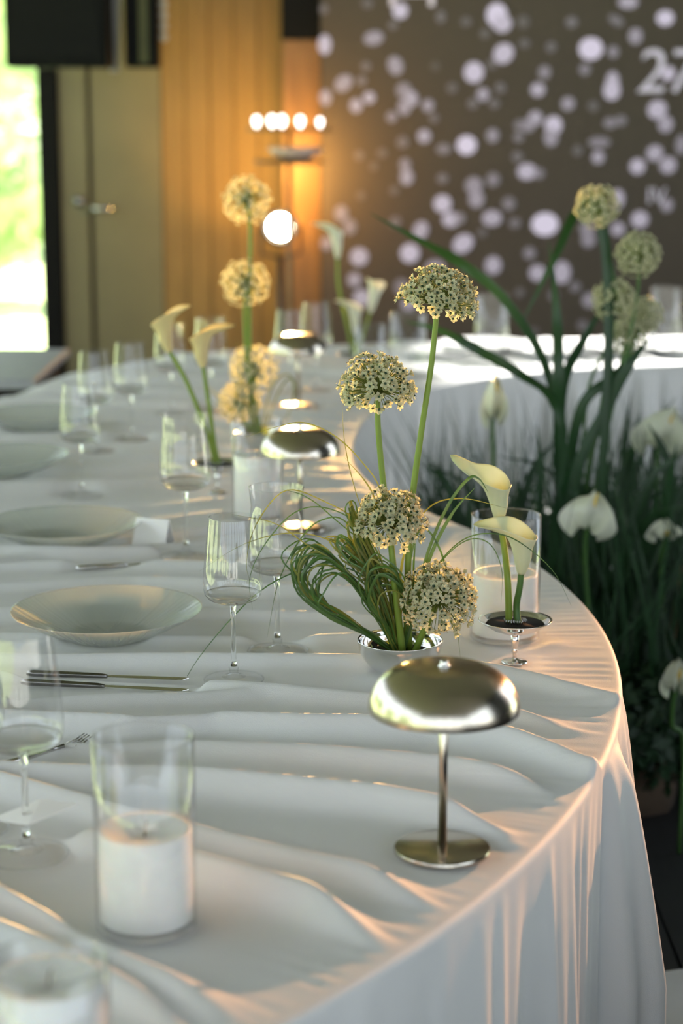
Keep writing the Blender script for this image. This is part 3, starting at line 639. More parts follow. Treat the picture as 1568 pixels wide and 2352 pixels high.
for px, py, h, lb in ((937, 868, .20, 'ribbed clear cylinder vase on the far table, left of the bright plates'), (1128, 822, .21, 'clear cylinder vase standing behind the bright white plate'), (1525, 800, .21, 'clear cylinder vase at the right end of the far table')):
    p = PT(px, py); g = cyl_glass(p, .056, h, lb); g['group'] = 'cylinder vases on the far table'
for i, (px, py, h) in enumerate(((850, 893, .19),)):
    cyl_glass(PT(px, py), .045, h, 'narrow clear cylinder between the far callas and the tall allium')['group'] = 'cylinder vases on the far table'

# ------------------------------------------------------------------ wine glasses
def wine_glass(p, s, wide, label):
    g = thing('wine_glass', label, 'wine glass', (p.x, p.y, Z0), 'stemmed wine glasses')
    S = lambda L: [(r*s, z*s) for r, z in L]
    MB().lathe(S([(0,0),(.040,0),(.0445,.0006),(.0448,.0014),(.040,.0026),(.025,.0042),(.012,.0065),(.0065,.0105),(.0052,.016),(.0075,.019),(.0052,.022),(0,.022)]), 56).build('foot', M['foot_glass'], g)
    MB().lathe(S([(.0442 + math.cos(a)*.0011, .0016 + math.sin(a)*.0011) for a in [2*math.pi*i/8 for i in range(8)]]), 56, closed=True).build('foot_rim', M['crystal'], g)
    MB().lathe(S([(.0075,.0190),(.0062,.0125),(.0085,.0085),(.0135,.0062),(.018,.0055)]), 32).build('foot_collar', M['crystal'], g)
    MB().lathe(S([(0,.0215),(.0046,.0215),(.0038,.032),(.0033,.06),(.0034,.095),(.0042,.112),(.007,.1168),(0,.1168)]), 18).build('stem', M['glass'], g)
    wdt = wide
    out = [(.007,.1170),(.024,.1195),(.036,.1245),(.0415,.1315),(.0437,.1405),(.0438,.152),(.0425,.170),(.0400,.195),(.0372,.220),(.0340+wdt,.2465)]
    inn = [(.0332+wdt,.2465),(.0363,.220),(.0391,.195),(.0416,.170),(.0428,.152),(.0426,.1415),(.0402,.1335),(.034,.1280),(.022,.1245),(0,.1235)]
    MB().lathe(S(out), 64).build('bowl', M['crystal'], g)
    MB().lathe(S([(0,.1172),(.007,.1172),(.024,.1197),(.0358,.1247),(.0408,.1313),(.040,.1333),(.034,.1285),(.022,.1255),(0,.1245)]), 56).build('bowl_bottom', M['crystal'], g)
    MB().lathe(S([(.0338+wdt + math.cos(a)*.0008, .2465 + math.sin(a)*.0008) for a in [2*math.pi*i/8 for i in range(8)]]), 64, closed=True).build('rim', M['crystal'], g)
    return g
glabels = ['large wine glass at the left edge in front of the black handled knives', 'wine glass mostly cut off by the left edge of the picture', 'wine glass between the pale plate and the silver flower bowl', 'wine glass with a glinting orange rim behind the arching grass', 'wine glass next to the folded white card', 'blurred wine glass nearest the left edge plate', 'blurred wine glass behind the leftmost one', 'blurred wine glass left of the orange lit calla', 'blurred wine glass right behind the orange lit calla stem', 'blurred wine glass with a bright glint behind the second orange lit calla', 'far wine glass on the left of the far brass lamp', 'far wine glass on the right of the far brass lamp']
for (p, s, wd), lb in zip(GLASSES, glabels): wine_glass(p, s, wd, lb)

# ------------------------------------------------------------------ plates
def plate(p, label, m, r=.152, deep=.045, grp='pearl glass plates'):
    t = thing('soup_plate', label, 'plate', (p.x, p.y, Z0), grp, rz=random.random()*6)
    k = r/.152; d = deep/.045
    MB().lathe([(0,.004),(.064*k,.004),(.072*k,.006*d),(.090*k,.014*d),(.118*k,.027*d),(.140*k,.039*d),(.151*k,.0455*d),(.1525*k,.0462*d),(.1515*k,.0445*d)], 96).build('inside', m, t)
    MB().lathe([(.1515*k,.0445*d),(.138*k,.036*d),(.115*k,.023*d),(.088*k,.010*d),(.070*k,.0025),(.066*k,0),(.058*k,0),(.056*k,.002),(0,.002)], 96).build('underside', m, t)
    return t
for p, lb in zip(PLATES, ['pearly glass soup plate behind the large left wine glass', 'pearly glass plate left of the folded white card', 'pearly glass plate at the left edge, third from the camera', 'farthest pearly plate at the left edge by the dark side table']):
    plate(p, lb, M['plate'])
for (px, py, r), lb in zip(((1110, 806, .16), (1010, 822, .11), (1275, 818, .15), (1420, 812, .15), (1548, 812, .14)), ['glaring white plate on the far table behind the tall allium', 'small glaring white plate left of the large one on the far table', 'white plate on the far table behind the dark leaf clump', 'white plate on the far table below the green alliums', 'white plate at the right end of the far table']):
    plate(PT(px, py), lb, M['plate_white'], r, .03, 'white plates on the far table')

# ------------------------------------------------------------------ cutlery and cards
def knife(a, b, label, hm):
    a, b = PT(*a), PT(*b); d = b - a; L = d.length; rz = math.atan2(d.y, d.x)
    t = thing('table_knife', label, 'knife', (a.x, a.y, Z0), 'table knives', rz)
    MB().tube([(0,0,.005),(.01,0,.005),(L*.25,0,.0048),(L*.46,0,.0045),(L*.5,0,.004)], [.0035,.0052,.0048,.004,.003], 10).build('handle', hm, t)
    n = 16; mb = MB()
    for i in range(n):
        u = i/(n-1); x = L*(.49 + .51*u); wd = .0045 + .006*math.sin(min(1,u*1.3)*1.4); 
        if u > .8: wd *= math.sqrt(max(0, 1 - ((u-.8)/.2)**2)) + .05
        mb.v += [(x,-wd*.7,.0042),(x,wd*.3,.0056),(x,wd*.3,.0036),(x,-wd*.7,.0036)]
    for i in range(n-1):
        for j in range(4): mb.f.append((i*4+j, i*4+(j+1)%4, i*4+4+(j+1)%4, i*4+4+j)); mb.m.append(0)
    mb.f += [(0,3,2,1), (n*4-4, n*4-3, n*4-2, n*4-1)]; mb.m += [0,0]
    mb.build('blade', M['steel'], t, smooth=False)
knife(*KNIVES[0], 'dark steel knife lying behind the large left wine glass, farther of two', M['dark_steel'])
knife(*KNIVES[1], 'dark steel knife lying behind the large left wine glass, nearer of two', M['dark_steel'])
knife(*KNIVES[2], 'knife lying between the two nearest glass plates, glinting orange', M['steel'])
a, b = PT(60, 1762), PT(203, 1688, TZ + .02); d = b - a; L = math.hypot(d.x, d.y)
fk = thing('dinner_fork', 'silver fork whose tines show beside the bowl of the large left wine glass', 'fork', (a.x, a.y, Z0), None, math.atan2(d.y, d.x))
MB().tube([(-.06,0,.012),(0,0,.012),(L*.35,0,.013),(L*.6,0,.014)], [.0045,.004,.0026,.003], 8).build('handle', M['steel'], fk)
MB().blade([(L*.58,0,.014),(L*.64,0,.0125),(L*.72,0,.0125)], .021, (0,0,1), -.1, tip=False, base=.35).build('fork_head', M['steel'], fk)
for j in (-1.5,-.5,.5,1.5):
    MB().tube([(L*.71,j*.0058,.0125),(L*.85,j*.0058,.014),(L*1.0,j*.0056,.020)], [.0016,.0013,.0007], 6).build('tine', M['steel'], fk)
pc = thing('place_card', 'flat white place card with pale script behind the stem of the large left wine glass', 'card', PT(75, 1864, TZ + .044))
o0 = pc.location
cor = [PT(x, y, TZ + z) - o0 for x, y, z in ((95,1834,.060),(182,1846,.058),(65,1894,.046),(-22,1880,.042))]
mb = MB(); mb.add(cor + [c - Vector((0,0,.0008)) for c in cor], [(0,3,2,1),(4,5,6,7),(0,1,5,4),(1,2,6,5),(2,3,7,6),(3,0,4,7)]); mb.build('card_sheet', M['card'], pc, smooth=False)
e1, e2 = cor[1] - cor[0], cor[3] - cor[0]
pts = []
for i in range(90):
    u = i/89; pts.append(cor[0] + e1*(.18 + .62*u + .03*math.sin(u*46)) + e2*(.42 + (.11*math.sin(u*40 + .6*math.sin(u*13)))*(1 - .3*u)) + Vector((0,0,.0004)))
MB().tube(pts, .0005, 5).build('script_writing', M['ink'], pc)
tp = PT(352, 1252)
tc_ = thing('tent_card', 'small folded white card standing beside the wine glass behind the plates', 'card', (tp.x, tp.y, Z0), rz=-.35)
for s, q in ((-1, 0), (1, 1)):
    MB().add([(-.035,0,.052),(.035,0,.052),(.035,s*.022,0),(-.035,s*.022,0),(-.035,s*.001,.0522),(.035,s*.001,.0522),(.035,s*.023,0),(-.035,s*.023,0)], [(0,1,2,3),(4,7,6,5),(0,4,5,1),(1,5,6,2),(2,6,7,3),(3,7,4,0)]).build('card_panel', M['card'], tc_, smooth=False)

# ------------------------------------------------------------------ silver vessels
def silver_bowl(p, label, r=.063, h=.052):
    t = thing('silver_flower_bowl', label, 'bowl', (p.x, p.y, Z0), 'silver flower bowls')
    prof = []
    for i in range(14):
        u = i/13; a = u*math.pi/2; prof.append((.020 + (r-.020)*math.sin(a)**.9, .004 + (h-.004)*(1 - math.cos(a))**.9))
    prof = [(0,.004)] + prof
    MB().lathe([(0,0),(.019,0),(.021,.002),(.02,.004)] + prof[2:] + [(r+.0012,h+.0008),(r+.0005,h+.0014)], 64).build('bowl_outside', M['chrome'], t)
    MB().lathe([(r+.0005,h+.0014)] + [(a-.0012, z+.0012) for a, z in prof[::-1]][:-1] + [(0,.0052)], 64).build('bowl_inside', M['chrome'], t)
    MB().lathe([(0,h*.62),(r*.80,h*.62),(r*.82,h*.55),(0,h*.4)], 40).build('flower_foam', M['soil'], t)
    return t
def footed_dish(p, label, r=.055, h=.066):
    t = thing('silver_footed_dish', label, 'dish', (p.x, p.y, Z0), 'silver footed dishes')
    MB().lathe([(0,h-.022),(.006,h-.022),(.02,h-.019),(.036,h-.013),(.048,h-.005),(r,h),(r+.0016,h+.001),(r+.001,h+.002),(.0515,h+.0006),(.047,h-.004),(.033,h-.011),(0,h-.016)], 64).build('dish', M['chrome'], t)
    MB().lathe([(.004,h-.022),(.0045,h-.023),(.0062,h-.024),(.0060,h-.036),(.0036,h-.042),(.0034,h-.046),(.005,h-.049),(.0035,h-.052),(.0035,.006)], 24).build('stem', M['chrome'], t)
    MB().lathe([(.0035,.0065),(.010,.004),(.018,.0022),(.0205,.001),(.020,0),(0,0)], 32).build('foot', M['chrome'], t)
    MB().lathe([(0,h-.0045),(.044,h-.0045),(.0435,h-.007),(0,h-.010)], 32).build('pin_holder', M['soil'], t)
    mb = MB()
    for i in range(70):
        a = i*2.4; q = .018*math.sqrt(i/70); mb.tube([(q*math.cos(a),q*math.sin(a),h-.004),(q*math.cos(a),q*math.sin(a),h+.003)], [.0006,.0002], 5)
    mb.build('pins', M['steel'], t); return t
silver_bowl(BOWL, 'polished silver bowl holding the sharp alliums behind the brass lamp')
footed_dish(DISH, 'silver footed dish holding two cream callas at right')
silver_bowl(BOWL2, 'blurred silver bowl holding the glowing alliums mid table')
footed_dish(DISH2, 'blurred footed dish under the two orange lit callas')
footed_dish(DISH3, 'far footed dish under the pale callas beside the stage lamp')

# ------------------------------------------------------------------ alliums
def floret_mesh(seed, openn=1.0, low=False):
    rnd = random.Random(seed); mb = MB()
    L = .013
    for k in range(6):
        a = 2*math.pi*k/6 + rnd.uniform(-.12,.12); up = rnd.uniform(.08,.50)*openn + (1-openn)*1.6
        dr = Vector((math.cos(a), math.sin(a), 0)); sd = Vector((-math.sin(a), math.cos(a), 0)); ln = .0070*rnd.uniform(.9,1.1)
        axis = (dr*math.cos(up) + Vector((0,0,1))*math.sin(up)); nn = (Vector((0,0,1))*math.cos(up) - dr*math.sin(up))
        p0 = axis*.0006; w_ = .0024
        p1 = axis*ln*.5; p2 = axis*ln*.82 + nn*.0002; p3 = axis*ln + nn*.0006
        vs = [p0, p1 - sd*w_*.9 + nn*.0006, p1, p1 + sd*w_*.9 + nn*.0006, p2 - sd*w_*.65 + nn*.0005, p2, p2 + sd*w_*.65 + nn*.0005, p3]
        mb.add(vs, [(0,2,1),(0,3,2),(1,2,5,4),(2,3,6,5),(4,5,7),(5,6,7)], 0)
        if not low: mb.add([p0 + nn*.0002, p1 - sd*.00035 - nn*.0002, p2 - nn*.0002, p1 + sd*.00035 - nn*.0002], [(0,1,2,3)], 1)
    if openn > .5:
        r = .0019; mb.add([(r,0,.0018),(0,r,.0018),(-r,0,.0018),(0,-r,.0018),(0,0,.0042),(0,0,0)], [(0,1,4),(1,2,4),(2,3,4),(3,0,4),(1,0,5),(2,1,5),(3,2,5),(0,3,5)], 2)
        if not low:
            for k in range(5):
                a = 2*math.pi*(k+.5)/5; q = Vector((math.cos(a)*.0034, math.sin(a)*.0034, .0042)); e = .0005
                mb.add([q + Vector((e,0,0)), q + Vector((0,e,0)), q - Vector((e,e,0)), q + Vector((0,0,e*2))], [(0,1,3),(1,2,3),(2,0,3)], 3)
    return mb
FM = [M['petal'], M['rib'], M['ovary'], M['anther'], M['pedicel']]
protos = []
for sd_, op in ((1,1.0),(2,.95),(3,.85),(4,.75),(5,.25),(6,.6)):
    mb = floret_mesh(sd_, op); o = mb.build('floret', FM); protos.append(o.data); bpy.data.objects.remove(o)
ped = bpy.data.meshes.new('pedicel')
def dirs(n, zmin, seed):
    rnd = random.Random(seed); out = []
    for i in range(n):
        z = 1 - (1 - zmin)*(i + .5)/n; a = i*2.399963 + rnd.uniform(-.15,.15); r = math.sqrt(max(0, 1 - z*z)); out.append(Vector((r*math.cos(a), r*math.sin(a), z + rnd.uniform(-.04,.04))).normalized())
    return out
def allium(label, hub, stem_pts, axis, R=.052, n=120, zmin=-.25, fine=True, rstem=.0045, smat='stem', group='alliums in the silver bowl', seed=1):
    base = Vector(stem_pts[-1]); t = thing('allium', label, 'flower', base, group)
    hub = Vector(hub); sp_ = spline([hub] + [Vector(p) for p in stem_pts], 22)
    MB().tube([p - base for p in sp_], [rstem*(.85 + .35*i/21) for i in range(22)], 12).build('stem', M[smat], t)
    q = Vector((0,0,1)).rotation_difference(Vector(axis).normalized()); rnd = random.Random(seed)
    if fine:
        hb = MB().lathe([(0,-.002),(.005,-.0015),(.0065,.0015),(.005,.0045),(0,.006)], 14)
        for k in range(4):
            a = k*1.6 + .3; dr = Vector((math.cos(a), math.sin(a), 0))
            hb.blade([dr*.003, dr*.008 + Vector((0,0,-.002)), dr*.015 + Vector((0,0,-.006))], .008, (0,0,1), .2, 1)
        hd = hb.build('flower_head', [M['pedicel'], M['bract']], t, hub - base)
        hd.rotation_mode = 'QUATERNION'; hd.rotation_quaternion = q
        pm = MB()
        for i, d in enumerate(dirs(n, zmin, seed)):
            ln = R*rnd.uniform(.70, .98)
            if rnd.random() < .12: ln *= .8
            p = d*ln
            sag = Vector((0,0,-.05*ln*(1-d.z)))
            pm.tube([d*.004, d*ln*.5 + Vector((0,0,.002)) , p + sag], [.0007,.00055,.0006], 5, cap=False)
            o = bpy.data.objects.new('floret', rnd.choices(protos, [3,3,3,2,1.2,2])[0]); COL.objects.link(o); o.parent = hd
            o.location = p + sag; o.rotation_mode = 'QUATERNION'
            dd = (d + Vector((rnd.gauss(0,.18), rnd.gauss(0,.18), rnd.gauss(0,.18)))).normalized()
            o.rotation_quaternion = dd.to_track_quat('Z', 'Y') @ Quaternion((0,0,1), rnd.random()*6.28); sc = rnd.uniform(1.12,1.42); o.scale = (sc,)*3
        po = pm.build('pedicels', M['pedicel'], hd); po['kind'] = 'stuff'
    else:
        mb = MB(); fm = floret_mesh(11, .9, True)
        for i, d in enumerate(dirs(n, zmin, seed)):
            ln = R*rnd.uniform(.78, .97); p = d*ln; mm = (d.to_track_quat('Z','Y') @ Quaternion((0,0,1), rnd.random()*6.28)).to_matrix()
            o_ = len(mb.v); mb.v += [tuple(mm @ (Vector(v)*1.25) + p) for v in fm.v]; mb.f += [tuple(i_ + o_ for i_ in f) for f in fm.f]; mb.m += fm.m
            mb.tube([d*.004, p], [.0008,.0007], 3, 4, cap=False)
        mb.lathe([(0,-.003),(.006,0),(.004,.005),(0,.006)], 10, 4)
        hd = mb.build('flower_head', FM, t, hub - base, smooth=False); hd.rotation_mode = 'QUATERNION'; hd.rotation_quaternion = q
    return t
YB_ = BOWL.y
bz = Vector((BOWL.x, BOWL.y, TZ + .03))
def P3(px, py, dy=0): return PY(px, py, YB_ + dy)
allium('tallest sharp allium with a tilted cream umbel', P3(1004,703,.0), [P3(990,840), P3(966,1000), P3(945,1160), P3(936,1330,-.005), bz + Vector((.014,.004,.0))], (.22,-.10,1), .060, 190, .0, seed=3, smat='stem')
allium('second tallest sharp allium, its umbel lit golden from the left', P3(868,902,.01), [P3(868,980,.01), P3(880,1110,.01), P3(903,1300,.01), bz + Vector((.0,.012,0))], (-.05,-.12,1), .059, 180, -.22, seed=5)
allium('middle sharp allium resting above the looped grass', P3(896,1205,-.02), [P3(899,1260,-.02), P3(905,1330,-.02), bz + Vector((.004,-.008,0))], (.0,-.25,1), .055, 190, -.25, seed=8)
allium('lowest sharp allium leaning right over the silver bowl rim', P3(1006,1375,-.03), [P3(995,1405,-.03), P3(970,1455,-.02), bz + Vector((.02,-.006,0))], (.28,-.62,.9), .058, 210, -.45, seed=9)
Y2 = BOWL2.y; b2 = Vector((BOWL2.x, BOWL2.y, TZ + .03))
def Q3(px, py, dy=0): return PY(px, py, Y2 + dy)
for i, (lb, hx, hy, ax, R, st) in enumerate((('highest glowing allium left of the stage lamp', 567,460, (.05,-.2,1), .060, [(575,540),(572,700),(575,900)]), ('glowing allium just below the highest one', 563,652, (.0,-.2,1), .060, [(562,740),(570,850)]), ('large backlit golden allium above the silver bowl', 583,850, (.1,-.3,1), .062, [(585,930)]), ('grey green allium low over the candle cylinder', 550,925, (-.3,-.5,1), .055, [(570,980)]))):
    allium(lb, Q3(hx, hy, -.02*(i % 2)), [Q3(x, y_, -.01) for x, y_ in st] + [b2 + Vector((.01*i - .015, 0, 0))], ax, R, 110, -.85, False, .005, 'stem', 'glowing alliums mid table', 20 + i)

# ------------------------------------------------------------------ grass in the silver bowl
gr = thing('bear_grass', 'bundle of looped green bear grass in the sharp silver bowl', 'grass', bz, 'looped grass')
def gblade(pts, w_, m, n=26, face=None): MB().blade([p - bz for p in spline(pts, n)], w_, face, .3, base=.9).build('grass_blade', M[m], gr)
def loop(cps, cnt, jit, wmin, wmax, seed):
    rnd = random.Random(seed)
    for i in range(cnt):
        g = rnd.gauss(0, 1); sc = 1 + g*.10; dy = rnd.uniform(-.03,.03); pts = []
        bx, by = cps[0]
        for k, (x, y_) in enumerate(cps):
            e = math.sin(math.pi*k/(len(cps)-1)); jx, jy = rnd.gauss(0, jit)*e, rnd.gauss(0, jit)*e
            X = bx + (x - bx)*(1 + (sc-1)*e) + jx; Y_ = by + (y_ - by)*(1 + (sc-1)*e) + jy
            pts.append(PY(X, Y_, YB_ + dy*e - .012*e + .01*(k/(len(cps)-1) - .5)))
        pts[0] = bz + Vector((rnd.uniform(-.012,.008), rnd.uniform(-.008,.008), -.002)); pts[-1] = bz + Vector((rnd.uniform(-.008,.012), rnd.uniform(-.008,.008), -.002))
        gblade(pts, rnd.uniform(wmin, wmax), 'blade' if rnd.random() < .68 else 'blade_y', 34, (rnd.gauss(0,.5), -1, rnd.gauss(.2,.4)))
loop([(925,1500),(850,1458),(765,1412),(710,1360),(698,1308),(735,1274),(795,1318),(862,1410),(928,1500)], 30, 9, .0020, .0038, 1)
loop([(930,1500),(885,1440),(848,1375),(860,1325),(896,1318),(925,1365),(932,1430),(935,1500)], 26, 8, .0020, .0038, 2)
loop([(930,1500),(885,1390),(845,1290),(818,1222),(822,1212),(848,1262),(890,1350),(930,1490)], 20, 7, .0024, .0042, 3)
loop([(930,1500),(890,1420),(850,1330),(800,1285),(775,1262),(800,1262),(860,1340),(925,1480)], 14, 9, .0020, .0034, 4)
for pts, w_, m in (([(925,1490),(870,1360),(790,1303),(690,1310),(580,1372),(450,1520),(386,1652)], .0022, 'blade'),
    ([(925,1490),(880,1350),(800,1205),(740,1194),(690,1238),(640,1335),(613,1465)], .0022, 'blade'),
    ([(925,1490),(890,1330),(825,1205),(745,1152),(655,1127),(588,1205),(566,1290),(576,1345)], .0018, 'blade_y'),
    ([(925,1490),(890,1330),(830,1212),(745,1166),(672,1180),(605,1255),(573,1330),(580,1402)], .0018, 'blade'),
    ([(925,1490),(870,1350),(775,1252),(672,1224),(560,1250),(456,1313)], .0016, 'blade_y'),
    ([(925,1490),(860,1370),(770,1292),(700,1248),(630,1202),(530,1181)], .0018, 'blade_y'),
    ([(925,1490),(905,1280),(875,1130),(830,1060),(770,1002),(700,971),(640,979),(558,1006)], .0018, 'blade_y'),
    ([(925,1490),(880,1300),(820,1140),(792,1020),(785,916)], .0014, 'blade_y'),
    ([(925,1490),(900,1260),(862,1150),(838,1105),(790,1050)], .0024, 'blade_y'),
    ([(925,1490),(895,1320),(760,1185),(700,1140),(648,1124)], .0018, 'blade'),
    ([(935,1490),(955,1400),(988,1278),(1038,1180),(1092,1118)], .0052, 'blade'),
    ([(935,1490),(950,1400),(982,1270),(1028,1162),(1075,1100),(1100,1100),(1120,1130)], .0046, 'blade'),
    ([(930,1490),(945,1250),(985,1166),(1060,1145),(1166,1168)], .0020, 'blade_y'),
    ([(935,1490),(965,1370),(1010,1290),(1070,1236),(1140,1226),(1200,1250),(1270,1312),(1312,1392)], .0020, 'blade'),
    ([(935,1490),(965,1380),(1015,1288),(1075,1240),(1125,1250),(1152,1310),(1150,1392)], .0018, 'blade'),
    ([(930,1490),(940,1300),(968,1214),(1010,1262),(1043,1390),(1057,1512)], .0030, 'blade'),
    ([(932,1490),(915,1400),(922,1300),(940,1230)], .0040, 'blade_y'),
    ([(932,1490),(945,1380),(950,1290),(955,1230)], .0034, 'blade'),
    ([(930,1490),(870,1380),(815,1275),(798,1208),(806,1205),(835,1250),(880,1340)], .0040, 'blade_y')):
    dyt = random.uniform(-.05,.05); N_ = len(pts)
    gblade([bz + Vector((random.uniform(-.008,.008), random.uniform(-.006,.006), 0))] + [PY(x, y_, YB_ - .01 + dyt*k/N_) for k, (x, y_) in enumerate(pts) if k > 0], w_, m, 40, (random.gauss(0,.3), -1, .3))
g2 = thing('bear_grass', 'few thin grass blades rising from the blurred silver bowl mid table', 'grass', b2, 'looped grass')
for pts in ([(598,1020),(560,900),(545,780)], [(598,1020),(640,900),(668,870),(672,920),(640,1000)], [(598,1020),(620,900),(655,860),(680,890),(660,960)], [(598,1020),(530,940),(470,880)]):
    MB().blade([p - b2 for p in spline([b2] + [Q3(x, y_) for x, y_ in pts[1:]], 20)], .004, None, .3).build('grass_blade', M['blade_y'], g2)

# ------------------------------------------------------------------ calla lilies
def calla(label, base_sp, stem_pts, axis, tipdir, H=.09, R=.034, m='calla', smat='stem', rs=.0048, group='cream callas in the footed dish', spad=True, tipL=.03, tipup=.0):
    root = Vector(stem_pts[-1]); t = thing('calla_lily', label, 'flower', root, group)
    sp_ = spline([Vector(base_sp)] + [Vector(p) for p in stem_pts], 20)
    MB().tube([p - root for p in sp_], [rs*(.95 + .2*i/19) for i in range(20)], 12).build('stem', M[smat], t)
    ax = Vector(axis).normalized(); td = Vector(tipdir); td = (td - ax*td.dot(ax)).normalized(); bd = ax.cross(td)
    nu, nv = 26, 49; mb = MB()
    for i in range(nu):
        u = i/(nu-1)
        for j in range(nv):
            ph = -math.pi*1.08 + 2.16*math.pi*j/(nv-1)
            c = .5 + .5*math.cos(ph) if abs(ph) < math.pi else 0
            topz = H*(.66 + .34*c**1.3); tip = math.exp(-(ph/.33)**2)
            z = topz*u; fl = max(0, (z - H*.34)/(H*.62))
            r = .0052 + .0085*min(1, u*2.2)**.7*(R/.034) + R*.72*fl**1.9 + .0012*(ph/math.pi)*u
            z2 = z - R*.35*max(0, fl - .55)**1.6*(.9 + .6*math.cos(2*ph + .6)) + tip*tipup*max(0,u-.6)/.4
            r += tip*tipL*max(0, u - .72)/.28*1.0
            wob = 1 + .05*math.sin(3*ph + 1)*fl
            mb.v.append(tuple(ax*(z2 - .004) + (td*math.cos(ph) + bd*math.sin(ph))*r*wob))
    for i in range(nu - 1):
        for j in range(nv - 1): mb.f.append((i*nv+j, i*nv+j+1, (i+1)*nv+j+1, (i+1)*nv+j)); mb.m.append(0)
    o = mb.build('spathe', M[m], t, Vector(base_sp) - root)
    md = o.modifiers.new('thickness', 'SOLIDIFY'); md.thickness = .0007
    if spad: MB().tube([ax*.006, ax*H*.35, ax*H*.62], [.003,.0038,.002], 10).build('spadix', M['spadix'], t, Vector(base_sp) - root)
    return t
dz = Vector((DISH.x, DISH.y, TZ + .062)); Yd = DISH.y
calla('upper cream calla in the footed dish, its tip pointing up left', PY(1146,1192,Yd+.02), [PY(1158,1260,Yd+.015), PY(1166,1340,Yd), dz + Vector((-.009,.002,0))], (-.10,-.32,1), (-1,.25,0), .094, .036, tipL=.022, tipup=.024, spad=False)
calla('lower cream calla in the footed dish, in front of the glass cylinder', PY(1197,1312,Yd-.01), [PY(1193,1350,Yd-.008), PY(1186,1390,Yd), dz + Vector((.004,-.002,0))], (-.02,-.25,1), (-1,.0,0), .094, .037, smat='stem_dark', tipL=.026, tipup=-.004, spad=False)
d2z = Vector((DISH2.x, DISH2.y, TZ + .062)); Yq = DISH2.y
calla('orange lit calla bending left above the blurred glasses', PY(388,805,Yq), [PY(430,880,Yq), PY(478,1000,Yq), d2z + Vector((-.004,0,0))], (-.22,-.1,1), (.9,-.3,0), .10, .044, 'calla_lit', group='orange lit callas', tipL=.02)
calla('second orange lit calla with a straight stem', PY(466,840,Yq), [PY(480,930,Yq), PY(492,1020,Yq), d2z + Vector((.004,0,0))], (-.08,-.1,1), (1,-.3,.2), .098, .042, 'calla_lit', group='orange lit callas', tipL=.03)
d3z = Vector((DISH3.x, DISH3.y, TZ + .062)); Yr = DISH3.y
for i, (lb, bx, by, ax, td, st) in enumerate((('highest pale calla in front of the screen edge', 775,590, (-.05,-.1,1), (-1,-.2,0), [(778,660),(800,760)]), ('pale calla leaning right in front of the lavender petals', 850,715, (.22,-.1,1), (-.3,-1,0), [(830,780)]), ('lowest pale calla of the far trio', 815,765, (.0,-.1,1), (-.8,-.5,0), [(815,800)]))):
    calla(lb, PY(bx, by, Yr), [PY(x, y_, Yr) for x, y_ in st] + [d3z + Vector((.006*i - .006,0,0))], ax, td, .12, .036, 'calla_w', rs=.005, group='far pale callas', tipL=.03)

# ------------------------------------------------------------------ floor flowers in the bend of the table
YL = 4.55
CLUMP = Vector((PY(1300, 900, YL).x, YL, 0))
def G3(px, py, dy=0): return PY(px, py, YL + dy)
for i, (lb, hx, hy, st, R) in enumerate((('highest green allium of the floor flowers', 1370,474, [(1385,540),(1410,650),(1400,800),(1350,1100)], .052), ('second green allium of the floor flowers, at its right', 1465,584, [(1465,660),(1440,800),(1370,1100)], .054), ('fluffy green allium below the two highest', 1412,690, [(1400,780),(1350,900),(1330,1150)], .054), ('lowest dark green allium before the far white plates', 1440,775, [(1420,850),(1380,950),(1340,1150)], .048), ('green allium half hidden beside the lowest one', 1478,725, [(1450,800),(1390,950),(1345,1150)], .045))):
    allium(lb, G3(hx, hy, .04*i - .08), [G3(x, y_) for x, y_ in st] + [CLUMP + Vector((.03*i - .06, .02*i, .0))], (.05,-.25,1), R, 110, -.9, False, .0042, 'stem_dark', 'green alliums of the floor flowers', 40 + i)
ir = thing('strap_leaf_clump', 'clump of broad dark strap leaves rising from the floor in front of the far table', 'plant', CLUMP)
rnd = random.Random(5)
L3 = [[(1290,1150),(1291,900),(1340,780),(1408,672)], [(1285,1150),(1282,880),(1278,720),(1260,555)], [(1380,1100),(1395,620),(1345,460),(1270,600),(1195,748)], [(1290,1100),(1275,930),(1195,860),(1100,805),(1005,757),(930,738)], [(1290,1100),(1260,860),(1160,690),(1050,600),(950,545),(850,490)], [(1310,1150),(1400,925),(1450,830),(1500,770)], [(1300,1200),(1330,950),(1400,870),(1470,800)]]
for pts in L3:
    MB().blade([p - CLUMP for p in spline([CLUMP + Vector((rnd.uniform(-.04,.04), rnd.uniform(-.03,.03), .0))] + [G3(x, y_, rnd.uniform(-.05,.05)) for x, y_ in pts], 26)], .026, (rnd.gauss(0,.3),-1,.2), .25, base=.6).build('strap_leaf', M['leaf'], ir)
for i in range(95):
    a = rnd.uniform(-1.0,1.0); hgt = rnd.uniform(.40,.90); sx = a*.34 + rnd.gauss(0,.04); sy = rnd.uniform(-.18,.35); bx_ = rnd.uniform(-.20,.36); sx = max(sx, (-.33 - bx_)/1.25)
    pts = [CLUMP + Vector((bx_, sy*.3, 0)), CLUMP + Vector((bx_ + sx*.35, sy*.6, hgt*.45)), CLUMP + Vector((bx_ + sx*.75, sy*.9, hgt*.82)), CLUMP + Vector((bx_ + sx*1.25, sy*1.2, hgt*(1.0 - .12*abs(a))))]
    MB().blade([p - CLUMP for p in spline(pts, 14)], rnd.uniform(.012,.024), (rnd.gauss(0,.5),-1,.2), .25, base=.7).build('strap_leaf', M['leaf'] if rnd.random() < .6 else M['leaf_d'], ir)
gs = MB()
